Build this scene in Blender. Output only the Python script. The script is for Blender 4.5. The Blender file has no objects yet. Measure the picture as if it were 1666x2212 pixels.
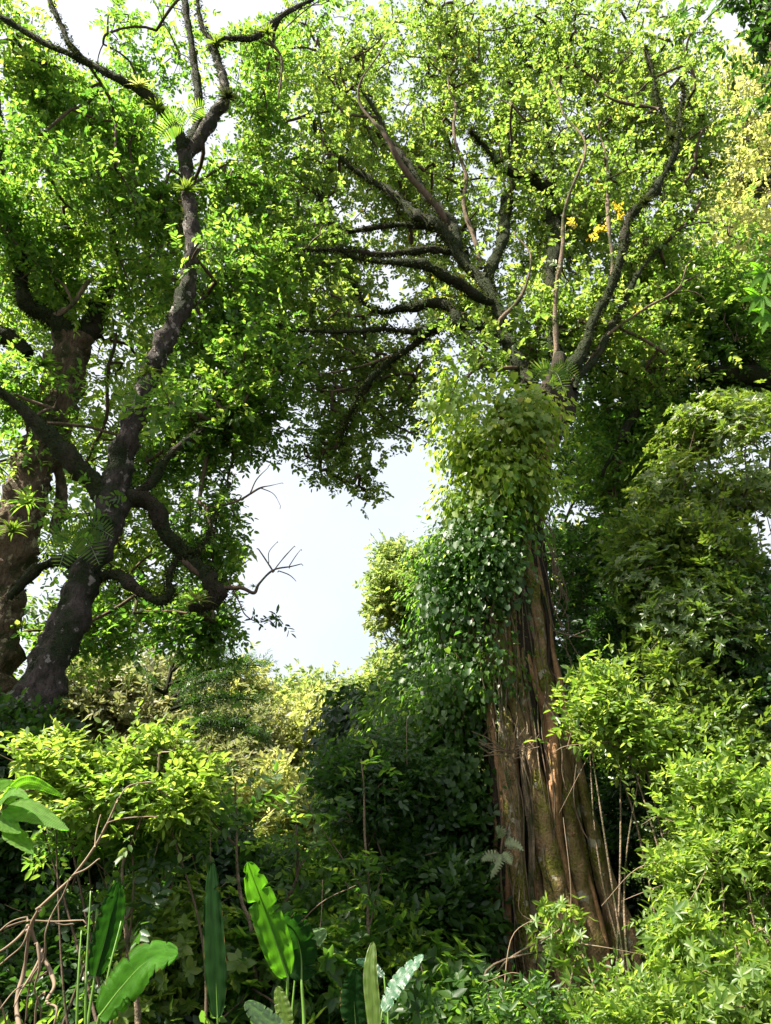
import bpy, math, random
import numpy as np
from mathutils import Vector
R = math.radians
scn = bpy.context.scene
# ------------------------------------------------------------------ camera, sky, sun, exposure
PITCH = R(22.0); F = 1671.0; CAMZ = 1.6
cam_d = bpy.data.cameras.new('camera'); cam = bpy.data.objects.new('camera', cam_d)
scn.collection.objects.link(cam); scn.camera = cam
cam.location = (0, 0, CAMZ); cam.rotation_euler = (math.pi/2 + PITCH, 0, 0)
cam_d.sensor_fit = 'VERTICAL'; cam_d.sensor_height = 24.0; cam_d.lens = 24.0*F/2212.0
cam_d.clip_start = 0.05; cam_d.clip_end = 2000
SUN_AZ, SUN_EL = -108.0, 54.0      # azimuth from +Y (view direction), negative = towards the left
world = bpy.data.worlds.new('World'); scn.world = world; world.use_nodes = True
nt = world.node_tree; bg = nt.nodes['Background']
sky = nt.nodes.new('ShaderNodeTexSky'); sky.sky_type = 'NISHITA'; sky.sun_disc = False
sky.sun_elevation = R(SUN_EL); sky.sun_rotation = R(SUN_AZ)
sky.air_density = 1.0; sky.dust_density = 7.0; sky.ozone_density = 1.0
tcw = nt.nodes.new('ShaderNodeTexCoord'); cn = nt.nodes.new('ShaderNodeTexNoise'); cn.inputs['Scale'].default_value = 2.2; cn.inputs['Detail'].default_value = 5
cr = nt.nodes.new('ShaderNodeMapRange'); cr.inputs['From Min'].default_value = .35; cr.inputs['From Max'].default_value = .65; cr.inputs['To Min'].default_value = .55; cr.inputs['To Max'].default_value = .92
cm = nt.nodes.new('ShaderNodeMixRGB'); cm.inputs[2].default_value = (2.75, 2.84, 2.98, 1)     # thin high cloud
nt.links.new(tcw.outputs['Generated'], cn.inputs['Vector']); nt.links.new(cn.outputs['Fac'], cr.inputs['Value']); nt.links.new(cr.outputs[0], cm.inputs[0])
nt.links.new(sky.outputs[0], cm.inputs[1]); nt.links.new(cm.outputs[0], bg.inputs[0]); bg.inputs[1].default_value = 0.106
sd = bpy.data.lights.new('sun', 'SUN'); sd.energy = 5.0; sd.angle = R(0.5); sd.color = (1.0, 0.93, 0.80)
sun = bpy.data.objects.new('sun', sd); scn.collection.objects.link(sun)
sv = Vector((math.sin(R(SUN_AZ))*math.cos(R(SUN_EL)), math.cos(R(SUN_AZ))*math.cos(R(SUN_EL)), math.sin(R(SUN_EL))))
sun.rotation_euler = sv.to_track_quat('Z', 'Y').to_euler(); sun.location = sv*60
scn.view_settings.view_transform = 'Standard'; scn.view_settings.look = 'None'
scn.view_settings.exposure = 1.9; scn.view_settings.gamma = 1.0
scn.cycles.max_bounces = 4; scn.cycles.diffuse_bounces = 1; scn.cycles.transmission_bounces = 3
scn.cycles.glossy_bounces = 2; scn.cycles.use_denoising = True
scn.cycles.caustics_reflective = False; scn.cycles.caustics_refractive = False
try: scn.cycles.denoising_input_passes = 'RGB_ALBEDO_NORMAL'; scn.cycles.denoising_prefilter = 'ACCURATE'
except Exception: pass

rng = np.random.default_rng(7)
FW = np.array([0, math.cos(PITCH), math.sin(PITCH)]); UP = np.array([0, -math.sin(PITCH), math.cos(PITCH)]); RT = np.array([1., 0, 0])
CAM = np.array([0, 0, CAMZ])
def W(px, py, D):
    """a sight line of the survey grid met at horizontal distance D (metres)"""
    d = FW + RT*(px-833)/F + UP*(1106-py)/F
    return CAM + d*(D/d[1])
def mpp(px, py, D):
    return (D/(math.cos(PITCH) - math.sin(PITCH)*(1106-py)/F))/F
def proj(P):
    q = P - CAM; z = q@FW; z = np.where(z > .05, z, .05)
    return 833 + F*(q@RT)/z, 1106 - F*(q@UP)/z
def nrm(a):
    return a/np.maximum(np.linalg.norm(a, axis=-1, keepdims=True), 1e-9)
_nd = nrm(np.random.default_rng(3).normal(size=(14, 3))); _ns = np.random.default_rng(4).uniform(0, 6.28, 14)
def noise(P, freq):
    s = 0
    for i in range(14): s = s + np.sin((P@_nd[i])*freq*(1+.13*i) + _ns[i])
    return s/3.2
def smooth(x, a, b):
    t = np.clip((x-a)/(b-a), 0, 1); return t*t*(3-2*t)

# ------------------------------------------------------------------ ground shape
def gz(x, y):
    x = np.asarray(x, float); y = np.asarray(y, float)
    z = 0.12*np.sin(x*.7+1)*np.cos(y*.5) + 0.05*np.sin(x*2.3+y*1.7)
    bank = smooth(x, 4.2, 11.0)*4.2 + np.maximum(x-11, 0)*.25
    z = z + bank*smooth(y, 2, 7)
    z = z + smooth(-x, 3.5, 8)*1.3*smooth(y, 3, 7)
    z = z + np.maximum(y-45, 0)*.06
    z = z + 0*y
    return z

# ------------------------------------------------------------------ materials
def nodes(m):
    m.use_nodes = True; t = m.node_tree; return t, t.nodes['Principled BSDF'], t.nodes['Material Output']
def leaf_mat(name, cols, trans, tmix=.5, rough=.42, spec=.5, big=.35):
    m = bpy.data.materials.new(name); t, p, out = nodes(m); N = t.nodes.new; L = t.links.new
    at = N('ShaderNodeAttribute'); at.attribute_name = 'tint'
    tc = N('ShaderNodeTexCoord'); no = N('ShaderNodeTexNoise'); no.inputs['Scale'].default_value = big; no.inputs['Detail'].default_value = 2
    L(tc.outputs['Object'], no.inputs['Vector'])
    ad = N('ShaderNodeMath'); ad.operation = 'MULTIPLY_ADD'; ad.inputs[1].default_value = .75
    mu = N('ShaderNodeMath'); mu.operation = 'MULTIPLY_ADD'; mu.inputs[1].default_value = .9; mu.inputs[2].default_value = -.32
    L(no.outputs['Fac'], mu.inputs[0]); L(at.outputs['Fac'], ad.inputs[0]); L(mu.outputs[0], ad.inputs[2])
    def ramp(cs):
        r = N('ShaderNodeValToRGB'); e = r.color_ramp.elements
        while len(e) < len(cs): e.new(.5)
        for i, c in enumerate(cs): e[i].position = (0, .5, .93, 1.0)[i] if len(cs) == 4 else i/(len(cs)-1); e[i].color = (*c, 1)
        L(ad.outputs[0], r.inputs[0]); return r
    a = ramp(cols); b = ramp(trans)
    L(a.outputs[0], p.inputs['Base Color']); p.inputs['Roughness'].default_value = rough
    p.inputs['Specular IOR Level'].default_value = spec
    tr = N('ShaderNodeBsdfTranslucent'); L(b.outputs[0], tr.inputs[0])
    mx = N('ShaderNodeMixShader'); mx.inputs[0].default_value = tmix
    L(p.outputs[0], mx.inputs[1]); L(tr.outputs[0], mx.inputs[2]); L(mx.outputs[0], out.inputs[0]); return m
def bark_mat(name, c1, c2, moss, lich=None, scale=3.0, mossy=.5, bump=.5, stretch=(1, 1, .25), rough=.9):
    m = bpy.data.materials.new(name); t, p, out = nodes(m); N = t.nodes.new; L = t.links.new
    tc = N('ShaderNodeTexCoord'); mp = N('ShaderNodeMapping'); mp.inputs['Scale'].default_value = stretch
    L(tc.outputs['Object'], mp.inputs[0])
    def noi(s, d, src, r=.6):
        n = N('ShaderNodeTexNoise'); n.inputs['Scale'].default_value = s; n.inputs['Detail'].default_value = d
        n.inputs['Roughness'].default_value = r; L(src, n.inputs['Vector']); return n
    def rp(src, a, b, ca=(0, 0, 0), cb=(1, 1, 1)):
        r = N('ShaderNodeValToRGB'); e = r.color_ramp.elements; e[0].position = a; e[1].position = b
        e[0].color = (*ca, 1); e[1].color = (*cb, 1); L(src, r.inputs[0]); return r
    n1 = noi(scale*6, 6, mp.outputs[0], .7); base = rp(n1.outputs['Fac'], .3, .7, c1, c2)
    n2 = noi(scale*.7, 5, tc.outputs['Object'], .65); mk = rp(n2.outputs['Fac'], .62-.35*mossy, .72-.3*mossy)
    n5 = noi(scale*14, 3, tc.outputs['Object']); mc = rp(n5.outputs['Fac'], .35, .7, tuple(x*.45 for x in moss), tuple(x*1.5 for x in moss))
    mx = N('ShaderNodeMixRGB'); L(mk.outputs[0], mx.inputs[0]); L(base.outputs[0], mx.inputs[1]); L(mc.outputs[0], mx.inputs[2])
    col = mx
    if lich:
        n3 = noi(scale*2.2, 4, tc.outputs['Object'], .6); lk = rp(n3.outputs['Fac'], .60, .64)
        m2 = N('ShaderNodeMixRGB'); L(lk.outputs[0], m2.inputs[0]); L(mx.outputs[0], m2.inputs[1]); m2.inputs[2].default_value = (*lich, 1); col = m2
    L(col.outputs[0], p.inputs['Base Color']); p.inputs['Roughness'].default_value = rough; p.inputs['Specular IOR Level'].default_value = .25
    n4 = noi(scale*5, 8, mp.outputs[0], .75); ms = N('ShaderNodeMath'); ms.operation = 'ADD'
    L(n4.outputs['Fac'], ms.inputs[0]); L(n5.outputs['Fac'], ms.inputs[1])
    bp = N('ShaderNodeBump'); bp.inputs['Strength'].default_value = bump; bp.inputs['Distance'].default_value = .05
    L(ms.outputs[0], bp.inputs['Height']); L(bp.outputs[0], p.inputs['Normal']); return m

G = {}
G['mid'] = leaf_mat('leaf_mid_green', [(.020, .055, .014), (.042, .098, .022), (.09, .155, .03)], [(.08, .24, .025), (.24, .47, .045), (.50, .66, .08)], tmix=.55)
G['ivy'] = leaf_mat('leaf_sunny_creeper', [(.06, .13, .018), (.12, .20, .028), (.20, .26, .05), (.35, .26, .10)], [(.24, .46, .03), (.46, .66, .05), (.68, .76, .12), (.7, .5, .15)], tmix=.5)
G['moss'] = leaf_mat('moss_tuft', [(.010, .014, .006), (.022, .028, .010), (.05, .055, .018)], [(.03, .05, .01), (.06, .09, .02), (.14, .16, .03)], tmix=.25, rough=.8, spec=.1)
G['gold'] = leaf_mat('leaf_turning_yellow', [(.30, .20, .02), (.38, .28, .03), (.3, .3, .04)], [(.8, .5, .03), (.85, .65, .05), (.7, .7, .08)])
G['olive'] = leaf_mat('leaf_olive_green', [(.031, .060, .015), (.064, .106, .026), (.115, .157, .038), (.30, .22, .02)], [(.14, .285, .035), (.32, .51, .065), (.54, .65, .11), (.8, .6, .04)], tmix=.52)
G['dark'] = leaf_mat('leaf_dark_and_shaded', [(.012, .035, .010), (.022, .058, .014), (.042, .09, .018)], [(.04, .12, .012), (.09, .24, .025), (.18, .34, .03)], tmix=.35)  # dark green; low albedo also puts shade into leaves of shaded plants
G['bright'] = leaf_mat('leaf_bright_green', [(.045, .10, .018), (.10, .17, .03), (.19, .25, .06)], [(.18, .38, .03), (.40, .60, .06), (.64, .74, .14)], tmix=.48)
G['lime'] = leaf_mat('leaf_yellow_green', [(.12, .16, .04), (.20, .23, .07), (.32, .31, .12)], [(.36, .46, .08), (.55, .60, .14), (.75, .70, .25)], tmix=.5)
G['gloss'] = leaf_mat('leaf_glossy_olive', [(.035, .07, .016), (.07, .12, .022), (.15, .19, .04)], [(.16, .32, .03), (.32, .50, .045), (.5, .6, .08)], tmix=.35, rough=.36, spec=.5)
G['grey'] = leaf_mat('leaf_grey_green', [(.09, .105, .05), (.16, .17, .075), (.25, .22, .12)], [(.22, .28, .08), (.35, .4, .12), (.45, .42, .18)], tmix=.4)
G['slope'] = leaf_mat('leaf_pale_slope', [(.065, .12, .035), (.13, .19, .05), (.24, .28, .09)], [(.24, .40, .08), (.42, .56, .11), (.66, .68, .18)], tmix=.45)
G['dry'] = leaf_mat('leaf_dry', [(.20, .13, .06), (.32, .22, .10), (.4, .3, .15)], [(.3, .2, .08), (.5, .35, .12), (.6, .4, .2)], tmix=.3)
B = {}
B['left'] = bark_mat('bark_grey_violet', (.016, .013, .012), (.12, .095, .082), (.022, .032, .010), lich=(.30, .27, .24), scale=3.6, mossy=.48, bump=1.0)
B['mossy'] = bark_mat('bark_dark_moss', (.018, .014, .010), (.06, .045, .03), (.022, .032, .008), scale=2.5, mossy=.75, bump=1.0)
B['thick'] = bark_mat('bark_brown_plates', (.035, .025, .016), (.24, .17, .105), (.05, .06, .018), lich=(.36, .31, .19), scale=3.2, mossy=.38, bump=1.0)
B['fig'] = bark_mat('bark_fig_brown', (.10, .068, .034), (.48, .32, .165), (.17, .17, .028), lich=(.42, .38, .27), scale=2.6, mossy=.46, bump=1.0, stretch=(1, 1, .35))
B['red'] = bark_mat('bark_red_brown', (.17, .085, .04), (.44, .26, .13), (.12, .12, .02), scale=2.2, mossy=.2, bump=.7, stretch=(1, 1, .4))
B['pale'] = bark_mat('bark_pale', (.10, .075, .05), (.28, .21, .14), (.05, .06, .02), scale=4, mossy=.42, bump=.7)
B['twig'] = bark_mat('bark_twig', (.05, .035, .025), (.14, .10, .065), (.05, .06, .02), scale=4, mossy=.3, bump=.2)
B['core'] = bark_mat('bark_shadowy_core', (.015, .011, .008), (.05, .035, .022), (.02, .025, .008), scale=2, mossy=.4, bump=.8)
def plain(name, c, rough=.6, sss=0):
    m = bpy.data.materials.new(name); t, p, out = nodes(m); n = t.nodes.new('ShaderNodeTexNoise'); n.inputs['Scale'].default_value = 9
    r = t.nodes.new('ShaderNodeValToRGB'); r.color_ramp.elements[0].color = (*[x*.7 for x in c], 1); r.color_ramp.elements[1].color = (*[min(1, x*1.3) for x in c], 1)
    tc = t.nodes.new('ShaderNodeTexCoord'); t.links.new(tc.outputs['Object'], n.inputs['Vector'])
    t.links.new(n.outputs['Fac'], r.inputs[0]); t.links.new(r.outputs[0], p.inputs['Base Color']); p.inputs['Roughness'].default_value = rough; return m
M_root = plain('dry_root_bark', (.17, .12, .075), .8)
M_dead = plain('dead_twig_bark', (.20, .145, .09), .8)
M_stalk = plain('green_stalk', (.10, .20, .03), .4)

# ------------------------------------------------------------------ mesh helpers
def mesh_obj(name, V, F4, mat, parent=None, tint=None, smoothed=False, loc=None):
    """F4: list of (faces array) with equal corner counts, each (n,k)"""
    V = np.asarray(V, np.float32)
    if loc is None and parent is not None: loc0 = np.array(parent['_o'])
    elif loc is None: loc0 = np.array([V[:, 0].mean(), V[:, 1].mean(), V[:, 2].min()])
    else: loc0 = np.array(loc)
    V = V - loc0.astype(np.float32)
    me = bpy.data.meshes.new(name); F4 = [np.asarray(f, np.int32) for f in F4 if len(f)]
    nl = sum(f.size for f in F4); nf = sum(len(f) for f in F4)
    me.vertices.add(len(V)); me.vertices.foreach_set('co', V.ravel())
    me.loops.add(nl); me.loops.foreach_set('vertex_index', np.concatenate([f.ravel() for f in F4]))
    st = []; o = 0
    for f in F4:
        st.append(o + np.arange(len(f))*f.shape[1]); o += f.size
    me.polygons.add(nf); me.polygons.foreach_set('loop_start', np.concatenate(st).astype(np.int32))
    me.update(calc_edges=True)
    if smoothed: me.polygons.foreach_set('use_smooth', np.ones(nf, bool))
    if tint is not None:
        a = me.attributes.new('tint', 'FLOAT', 'FACE'); a.data.foreach_set('value', np.asarray(tint, np.float32))
    me.materials.append(mat); ob = bpy.data.objects.new(name, me); scn.collection.objects.link(ob)
    if parent is not None: ob.parent = parent
    else: ob.location = loc0
    return ob
def thing(name, label, cat, base, group=None):
    o = bpy.data.objects.new(name, None); scn.collection.objects.link(o); o.location = tuple(base); o['_o'] = [float(x) for x in base]
    o.empty_display_size = .2; o['label'] = label; o['category'] = cat
    if group: o['group'] = group
    return o
def tag(o, label, cat, group=None, kind=None):
    if label: o['label'] = label
    if cat: o['category'] = cat
    if group: o['group'] = group
    if kind: o['kind'] = kind
    return o

def catmull(P, per):
    P = np.asarray(P, float); Q = np.vstack([2*P[0]-P[1], P, 2*P[-1]-P[-2]]); out = []
    for i in range(1, len(Q)-2):
        t = np.linspace(0, 1, per, endpoint=False)[:, None]
        a, b, c, d = Q[i-1], Q[i], Q[i+1], Q[i+2]
        out.append(.5*((2*b) + (c-a)*t + (2*a-5*b+4*c-d)*t**2 + (3*b-a-3*c+d)*t**3))
    out.append(P[-1:]); return np.vstack(out)
class Tubes:
    def __init__(s): s.V = []; s.Q = []; s.n = 0
    def add(s, P, rad, sides=8, rough=0.0, nf=6.0, flute=0.0, cap=True):
        P = np.asarray(P, float); n = len(P); rad = np.broadcast_to(np.asarray(rad, float), (n,))
        T = nrm(np.gradient(P, axis=0)); a = np.array([1, 0, 0.]) if abs(T[0][0]) < .8 else np.array([0, 1., 0])
        U = np.zeros((n, 3)); u = a - T[0]*(a@T[0])
        for i in range(n):
            u = u - T[i]*(u@T[i]); u = u/max(np.linalg.norm(u), 1e-9); U[i] = u
        Vv = np.cross(T, U); ang = np.linspace(0, 2*math.pi, sides, endpoint=False)
        D = U[:, None]*np.cos(ang)[None, :, None] + Vv[:, None]*np.sin(ang)[None, :, None]
        X = P[:, None] + D*rad[:, None, None]
        if rough: 
            k = 1 + rough*noise(X, nf) + rough*.6*noise(X, nf*2.7)
            X = P[:, None] + D*(rad[:, None]*k)[..., None]
        if flute:
            k = 1 + flute*np.sin(ang*3+1)[None, :] + flute*.5*np.sin(ang*5+np.linspace(0, 2, n)[:, None])
            X = P[:, None] + (X-P[:, None])*k[..., None]
        idx = s.n + np.arange(n*sides).reshape(n, sides); j = np.roll(idx, -1, axis=1)
        s.Q.append(np.stack([idx[:-1], j[:-1], j[1:], idx[1:]], -1).reshape(-1, 4)); s.V.append(X.reshape(-1, 3)); s.n += n*sides
        if cap:
            for e, row in ((0, idx[0]), (-1, idx[-1])):
                s.V.append(P[e][None] + (T[e]*(-1 if e == 0 else 1)*rad[e]*.5)[None]); c = s.n; s.n += 1
                r2 = np.roll(row, -1); s.Q.append(np.stack([row, r2, np.full(sides, c), np.full(sides, c)], -1)[:, [0, 1, 2, 2]])
    def build(s, name, mat, parent=None, **k):
        V = np.vstack(s.V); Q = np.vstack(s.Q); tri = Q[:, 2] == Q[:, 3]
        return mesh_obj(name, V, [Q[~tri], Q[tri][:, :3]], mat, parent, smoothed=True, **k)

T_MED = (np.array([[0, 0, 0], [.25, -.46, .3], [.66, -.48, .28], [1, 0, 0], [.66, .48, .28], [.25, .46, .3]]), [[0, 3, 2, 1], [0, 5, 4, 3]])
T_WIDE = (np.array([[0, 0, 0], [-.06, -.42, .2], [.55, -.46, .2], [1, 0, 0], [.55, .46, .2], [-.06, .42, .2]]), [[0, 3, 2, 1], [0, 5, 4, 3]])
T_HI = (np.array([[0, 0, 0], [.2, -.32, .2], [.5, -.5, .32], [.8, -.28, .2], [1, 0, 0], [.8, .28, .2], [.5, .5, .32], [.2, .32, .2], [.5, 0, 0]]),
        [[0, 8, 2, 1], [8, 4, 3, 2], [0, 7, 6, 8], [8, 6, 5, 4]])
def leaves(P, D, Nn, Ln, wr, tmpl=T_MED, droop=.15, cup=.5, tint=None):
    """arrays of leaves -> verts, faces, tint"""
    x = nrm(D); n = nrm(Nn - (Nn*x).sum(-1, keepdims=True)*x); y = np.cross(n, x)
    tv, tf = tmpl; u = tv[:, 0]; v = tv[:, 1]; h = tv[:, 2]*cup
    L = np.asarray(Ln)[:, None, None]; w = (wr if np.isscalar(wr) else np.asarray(wr)[:, None, None])
    X = P[:, None] + L*(x[:, None]*u[None, :, None] + y[:, None]*(v[None, :, None]*w) + n[:, None]*((h[None, :, None]*w*np.abs(v)[None, :, None]*2) - droop*(u**2)[None, :, None]))
    nv = len(tv); N = len(P); f = np.asarray(tf)[None] + (np.arange(N)*nv)[:, None, None]
    if tint is None: tint = rng.random(N)
    return X.reshape(-1, 3), f.reshape(-1, 4), np.repeat(tint, len(tf))
def put_leaves(name, arrs, mat, parent=None, **k):
    P, D, Nn, Ln = (np.concatenate([a[i] for a in arrs]) for i in range(4))
    V, f, t = leaves(P, D, Nn, Ln, k.pop('wr', .42), k.pop('tmpl', T_MED), k.pop('droop', .15))
    return mesh_obj(name, V, [f], mat, parent, tint=t, **k)

SKY = np.array([(500, 1000), (560, 1012), (640, 1002), (700, 1045), (760, 1082), (810, 1095), (845, 960), (930, 960), (975, 1030), (965, 1170), (900, 1190), (820, 1200),
                (812, 1300), (905, 1370), (825, 1440), (815, 1472), (740, 1452), (590, 1462), (512, 1420), (505, 1330), (512, 1250), (530, 1150), (512, 1080)], float)
def in_poly(x, y, P=SKY):
    c = np.zeros(x.shape, bool); j = len(P)-1
    for i in range(len(P)):
        xi, yi = P[i]; xj, yj = P[j]
        c ^= ((yi > y) != (yj > y)) & (x < (xj-xi)*(y-yi)/(yj-yi+1e-9)+xi); j = i
    return c
HOLES = [(520, 25, 45, 40), (165, 70, 60, 75), (990, 800, 14, 40), (985, 930, 12, 30), (1235, 1115, 45, 28), (1575, 60, 40, 35), (505, 265, 16, 26),
         (770, 600, 12, 12), (1060, 640, 8, 14), (860, 610, 26, 14), (235, 130, 24, 40), (400, 1445, 60, 22), (345, 690, 18, 10), (1000, 305, 26, 20), (740, 460, 20, 14)]
def open_air(P, jit=12):
    x, y = proj(P); x = x + rng.normal(0, jit, x.shape); y = y + rng.normal(0, jit, y.shape)
    c = in_poly(x, y)
    for (a, b, rx, ry) in HOLES: c |= ((x-a)/rx)**2 + ((y-b)/ry)**2 < 1
    return c

def blob_nodes(blobs, n, thr=-.25, fr=1.2, shell=0.0, lump=.30):
    """clump centres in soft ellipsoids; (px,py,rx,ry,D,depth[,weight])"""
    vol = np.array([b[2]*b[3]*(b[6] if len(b) > 6 else 1) for b in blobs], float); vol /= vol.sum(); out = []; dr = []
    for b, v in zip(blobs, vol):
        m = max(3, int(n*v)); C = W(b[0], b[1], b[4]); s = mpp(b[0], b[1], b[4])
        q = nrm(rng.normal(size=(m*5, 3))); r = rng.random((m*5, 1))**(1/3)
        r = shell + (1-shell)*r; k = 1 + lump*noise(q*1.6+C*3.1, 1.9); q = q*r*k[:, None]
        P = C + q[:, :1]*b[2]*s*RT + q[:, 1:2]*b[3]*s*UP + q[:, 2:]*b[5]*FW
        nz = noise(P, fr); ok = nz > min(thr, float(np.quantile(nz, .72))); P = P[ok][:m]; q = q[ok][:m]; out.append(P); dr.append(nrm(q[:, :1]*RT+q[:, 1:2]*UP+q[:, 2:]*FW))
    P = np.vstack(out); d = np.vstack(dr); ok = P[:, 2] > gz(P[:, 0], P[:, 1])+.05
    return P[ok], d[ok]

def connect(nodes_, skel, r0=.006, T=None, sides=4, kink=.12):
    """joins every clump centre to the limbs, nearest first; returns twig direction at every centre"""
    if T is None: T = Tubes()
    S = np.asarray(skel); d = np.min(np.linalg.norm(nodes_[:, None] - S[None, ::max(1, len(S)//200)], axis=2), axis=1)
    order = np.argsort(d); X = np.vstack([S, np.zeros_like(nodes_)]); m = len(S); par = np.zeros(len(nodes_), int); pos = {}
    for k, i in enumerate(order):
        p = nodes_[i]; dd = np.linalg.norm(X[:m+k]-p, axis=1); dd[:m] *= 1.15; j = int(np.argmin(dd)); par[k] = j; X[m+k] = p
    cnt = np.ones(len(order))
    for k in range(len(order)-1, -1, -1):
        if par[k] >= m: cnt[par[k]-m] += cnt[k]
    dirs = np.zeros_like(nodes_)
    for k, i in enumerate(order):
        a = X[par[k]]; b = X[m+k]; L = np.linalg.norm(b-a); dirs[i] = (b-a)/max(L, 1e-6)
        mid = (a+b)/2 + rng.normal(size=3)*L*kink + np.array([0, 0, L*.06]); r = min(r0*cnt[k]**.42, .03)
        rp = min(r0*(cnt[par[k]-m]**.42), .032) if par[k] >= m else r*1.25
        t = np.linspace(0, 1, 5)[:, None]; C = a*(1-t)**2 + 2*mid*t*(1-t) + b*t**2
        T.add(C, np.linspace(min(rp, r*1.5), r, 5), sides, cap=False)
    return dirs, T

def sprays(nodes_, dirs, per, jr, k, slen, ll, style='alt', upn=1.0, cull=True, spread=.9, jit=12, out=None, lean=0.0):
    """leafy shoots round every clump centre"""
    n = len(nodes_)*per; c = np.repeat(nodes_, per, 0) + rng.normal(size=(n, 3))*jr*np.array([1, 1, .8])
    d = nrm(np.repeat(dirs, per, 0)*.9 + rng.normal(size=(n, 3))*spread + np.array([0, 0, lean]))
    if cull: ok = ~open_air(c, jit); c = c[ok]; d = d[ok]; n = len(c)
    sl = slen*rng.uniform(.6, 1.3, n); P = np.repeat(c, k, 0); A = np.repeat(d, k, 0); S = np.repeat(sl, k)
    i = np.tile(np.arange(k), n); N = n*k; lean = rng.normal(size=(N, 3))
    upv = nrm(np.array([0, 0, 1.])*upn + rng.normal(size=(n, 3))*.45); Un = np.repeat(upv, k, 0)
    side = nrm(np.cross(A, Un) + 1e-6)
    if style == 'alt':
        t = (i+.3)/k; sg = np.where(i % 2 == 0, 1., -1.)[:, None]
        last = (i == k-1)[:, None]
        D = np.where(last, A, A*.55 + side*sg*.85) + lean*.32; Nn = Un + lean*.42; P = P + A*(t*S)[:, None]
        Ln = ll*rng.uniform(.7, 1.2, N)*(1-.25*np.abs(t-.5))
    elif style == 'whorl':
        ang = i*(2*math.pi/k) + np.repeat(rng.random(n)*6.28, k); e1 = side; e2 = np.cross(A, e1)
        D = e1*np.cos(ang)[:, None] + e2*np.sin(ang)[:, None] + A*.35 + lean*.12; Nn = A + lean*.15; P = P + A*(S)[:, None]
        Ln = ll*rng.uniform(.6, 1.15, N)*np.repeat(rng.uniform(.6, 1.25, n), k, 0)
    elif style == 'ivy':
        O = np.repeat(np.repeat(out, per, 0)[ok] if cull else np.repeat(out, per, 0), k, 0)
        D = np.array([0, 0, -1.]) + lean*.45 + O*.35; Nn = O + lean*.38 + np.array([0, 0, .35]); P = P + lean*jr*.7 + O*np.abs(rng.normal(size=(N, 1)))*slen
        Ln = ll*(.35 + 1.3*rng.random(N)**1.8)
    elif style == 'needle':
        t = (i+.3)/k; ang = i*2.4; e2 = np.cross(A, side)
        D = A*.8 + side*np.cos(ang)[:, None] + e2*np.sin(ang)[:, None]*.6; Nn = Un + lean*.3; P = P + A*(t*S)[:, None]; Ln = ll*rng.uniform(.7, 1.2, N)
    return P, D, Nn, Ln

def limb(T, pts, per=6, sides=10, rough=.10, nf=5, flute=0.0, wob=0.0):
    """pts: (px,py,D,half width px)"""
    P = np.array([W(a, b, d) for a, b, d, _ in pts]); r = np.array([w*mpp(a, b, d) for a, b, d, w in pts])
    C = catmull(P, per); rr = catmull(np.stack([r, r, r], 1), per)[:, 0]; rr = np.maximum(rr, .004)
    if wob: C[1:-1] = C[1:-1] + np.stack([noise(C[1:-1], 1.7), noise(C[1:-1]+9, 1.7), noise(C[1:-1]+5, 1.3)], 1)*wob
    T.add(C, rr, sides, rough, nf, flute); return C

def moss_tufts(parent, paths, n, mat, ll=.05, r=.1, name='moss'):
    """epiphytic fuzz and tiny fronds along the limbs"""
    C = np.vstack([p for p, _ in paths]); rad = np.concatenate([np.broadcast_to(w, len(p)) for p, w in paths])
    i = rng.integers(0, len(C), n); o = nrm(rng.normal(size=(n, 3))); P = C[i] + o*rad[i][:, None]*.95 + rng.normal(size=(n, 3))*.02
    D = o + rng.normal(size=(n, 3))*.4 + np.array([0, 0, -.1])
    return put_leaves(name, [(P, D, rng.normal(size=(n, 3))+np.array([0, 0, .6]), ll*rng.uniform(.5, 1.5, n))], mat, parent, wr=.35, droop=.3)

# ------------------------------------------------------------------ the ground
def build_ground():
    xs = np.concatenate([np.linspace(-90, -16, 20), np.linspace(-15, 16, 110), np.linspace(17, 90, 20)])
    ys = np.concatenate([np.linspace(-14, 2, 14), np.linspace(2.3, 22, 90), np.linspace(23, 220, 50)])
    X, Y = np.meshgrid(xs, ys); Z = gz(X, Y) + .05*noise(np.stack([X, Y, X*0], -1), 3)*(Y < 30)
    V = np.stack([X, Y, Z], -1).reshape(-1, 3); n = len(xs); i = np.arange(len(ys)-1)[:, None]*n + np.arange(n-1)[None]
    Q = np.stack([i, i+1, i+n+1, i+n], -1).reshape(-1, 4)
    m = bark_mat('forest_floor_soil', (.020, .014, .009), (.075, .052, .030), (.02, .035, .008), scale=1.5, mossy=.4, bump=.9, stretch=(1, 1, 1))
    o = mesh_obj('ground', V, [Q], m, smoothed=True, loc=(0, 0, 0)); tag(o, 'dark leaf littered forest soil rising into a bank', None, kind='structure')
build_ground()

def on_ground(px, py, D):
    p = W(px, py, D); return np.array([p[0], p[1], float(gz(p[0], p[1]))])

# ------------------------------------------------------------------ leaning mossy tree
def trunk_set(t, limbs, mats, sc=1.0):
    """first entry is the trunk, the rest are limbs; returns sampled skeleton"""
    sk = []; paths = []
    for i, (pts, m) in enumerate(limbs):
        T = Tubes(); pts = [(a, b, d, w*sc*(1 - .16*min(1, max(0, (b-950)/300)) if i == 0 else 1)) for a, b, d, w in pts]
        C = limb(T, pts, per=10, sides=22 if i == 0 else 12, rough=.16, nf=8, wob=.015 if i else 0); sk.append(C)
        w = np.interp(np.linspace(0, 1, len(C)), np.linspace(0, 1, len(pts)), [p[3]*mpp(*p[:3]) for p in pts]); paths.append((C, w))
        T.build('trunk' if i == 0 else 'limb', B[m], t)
    return np.vstack(sk), paths

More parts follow.
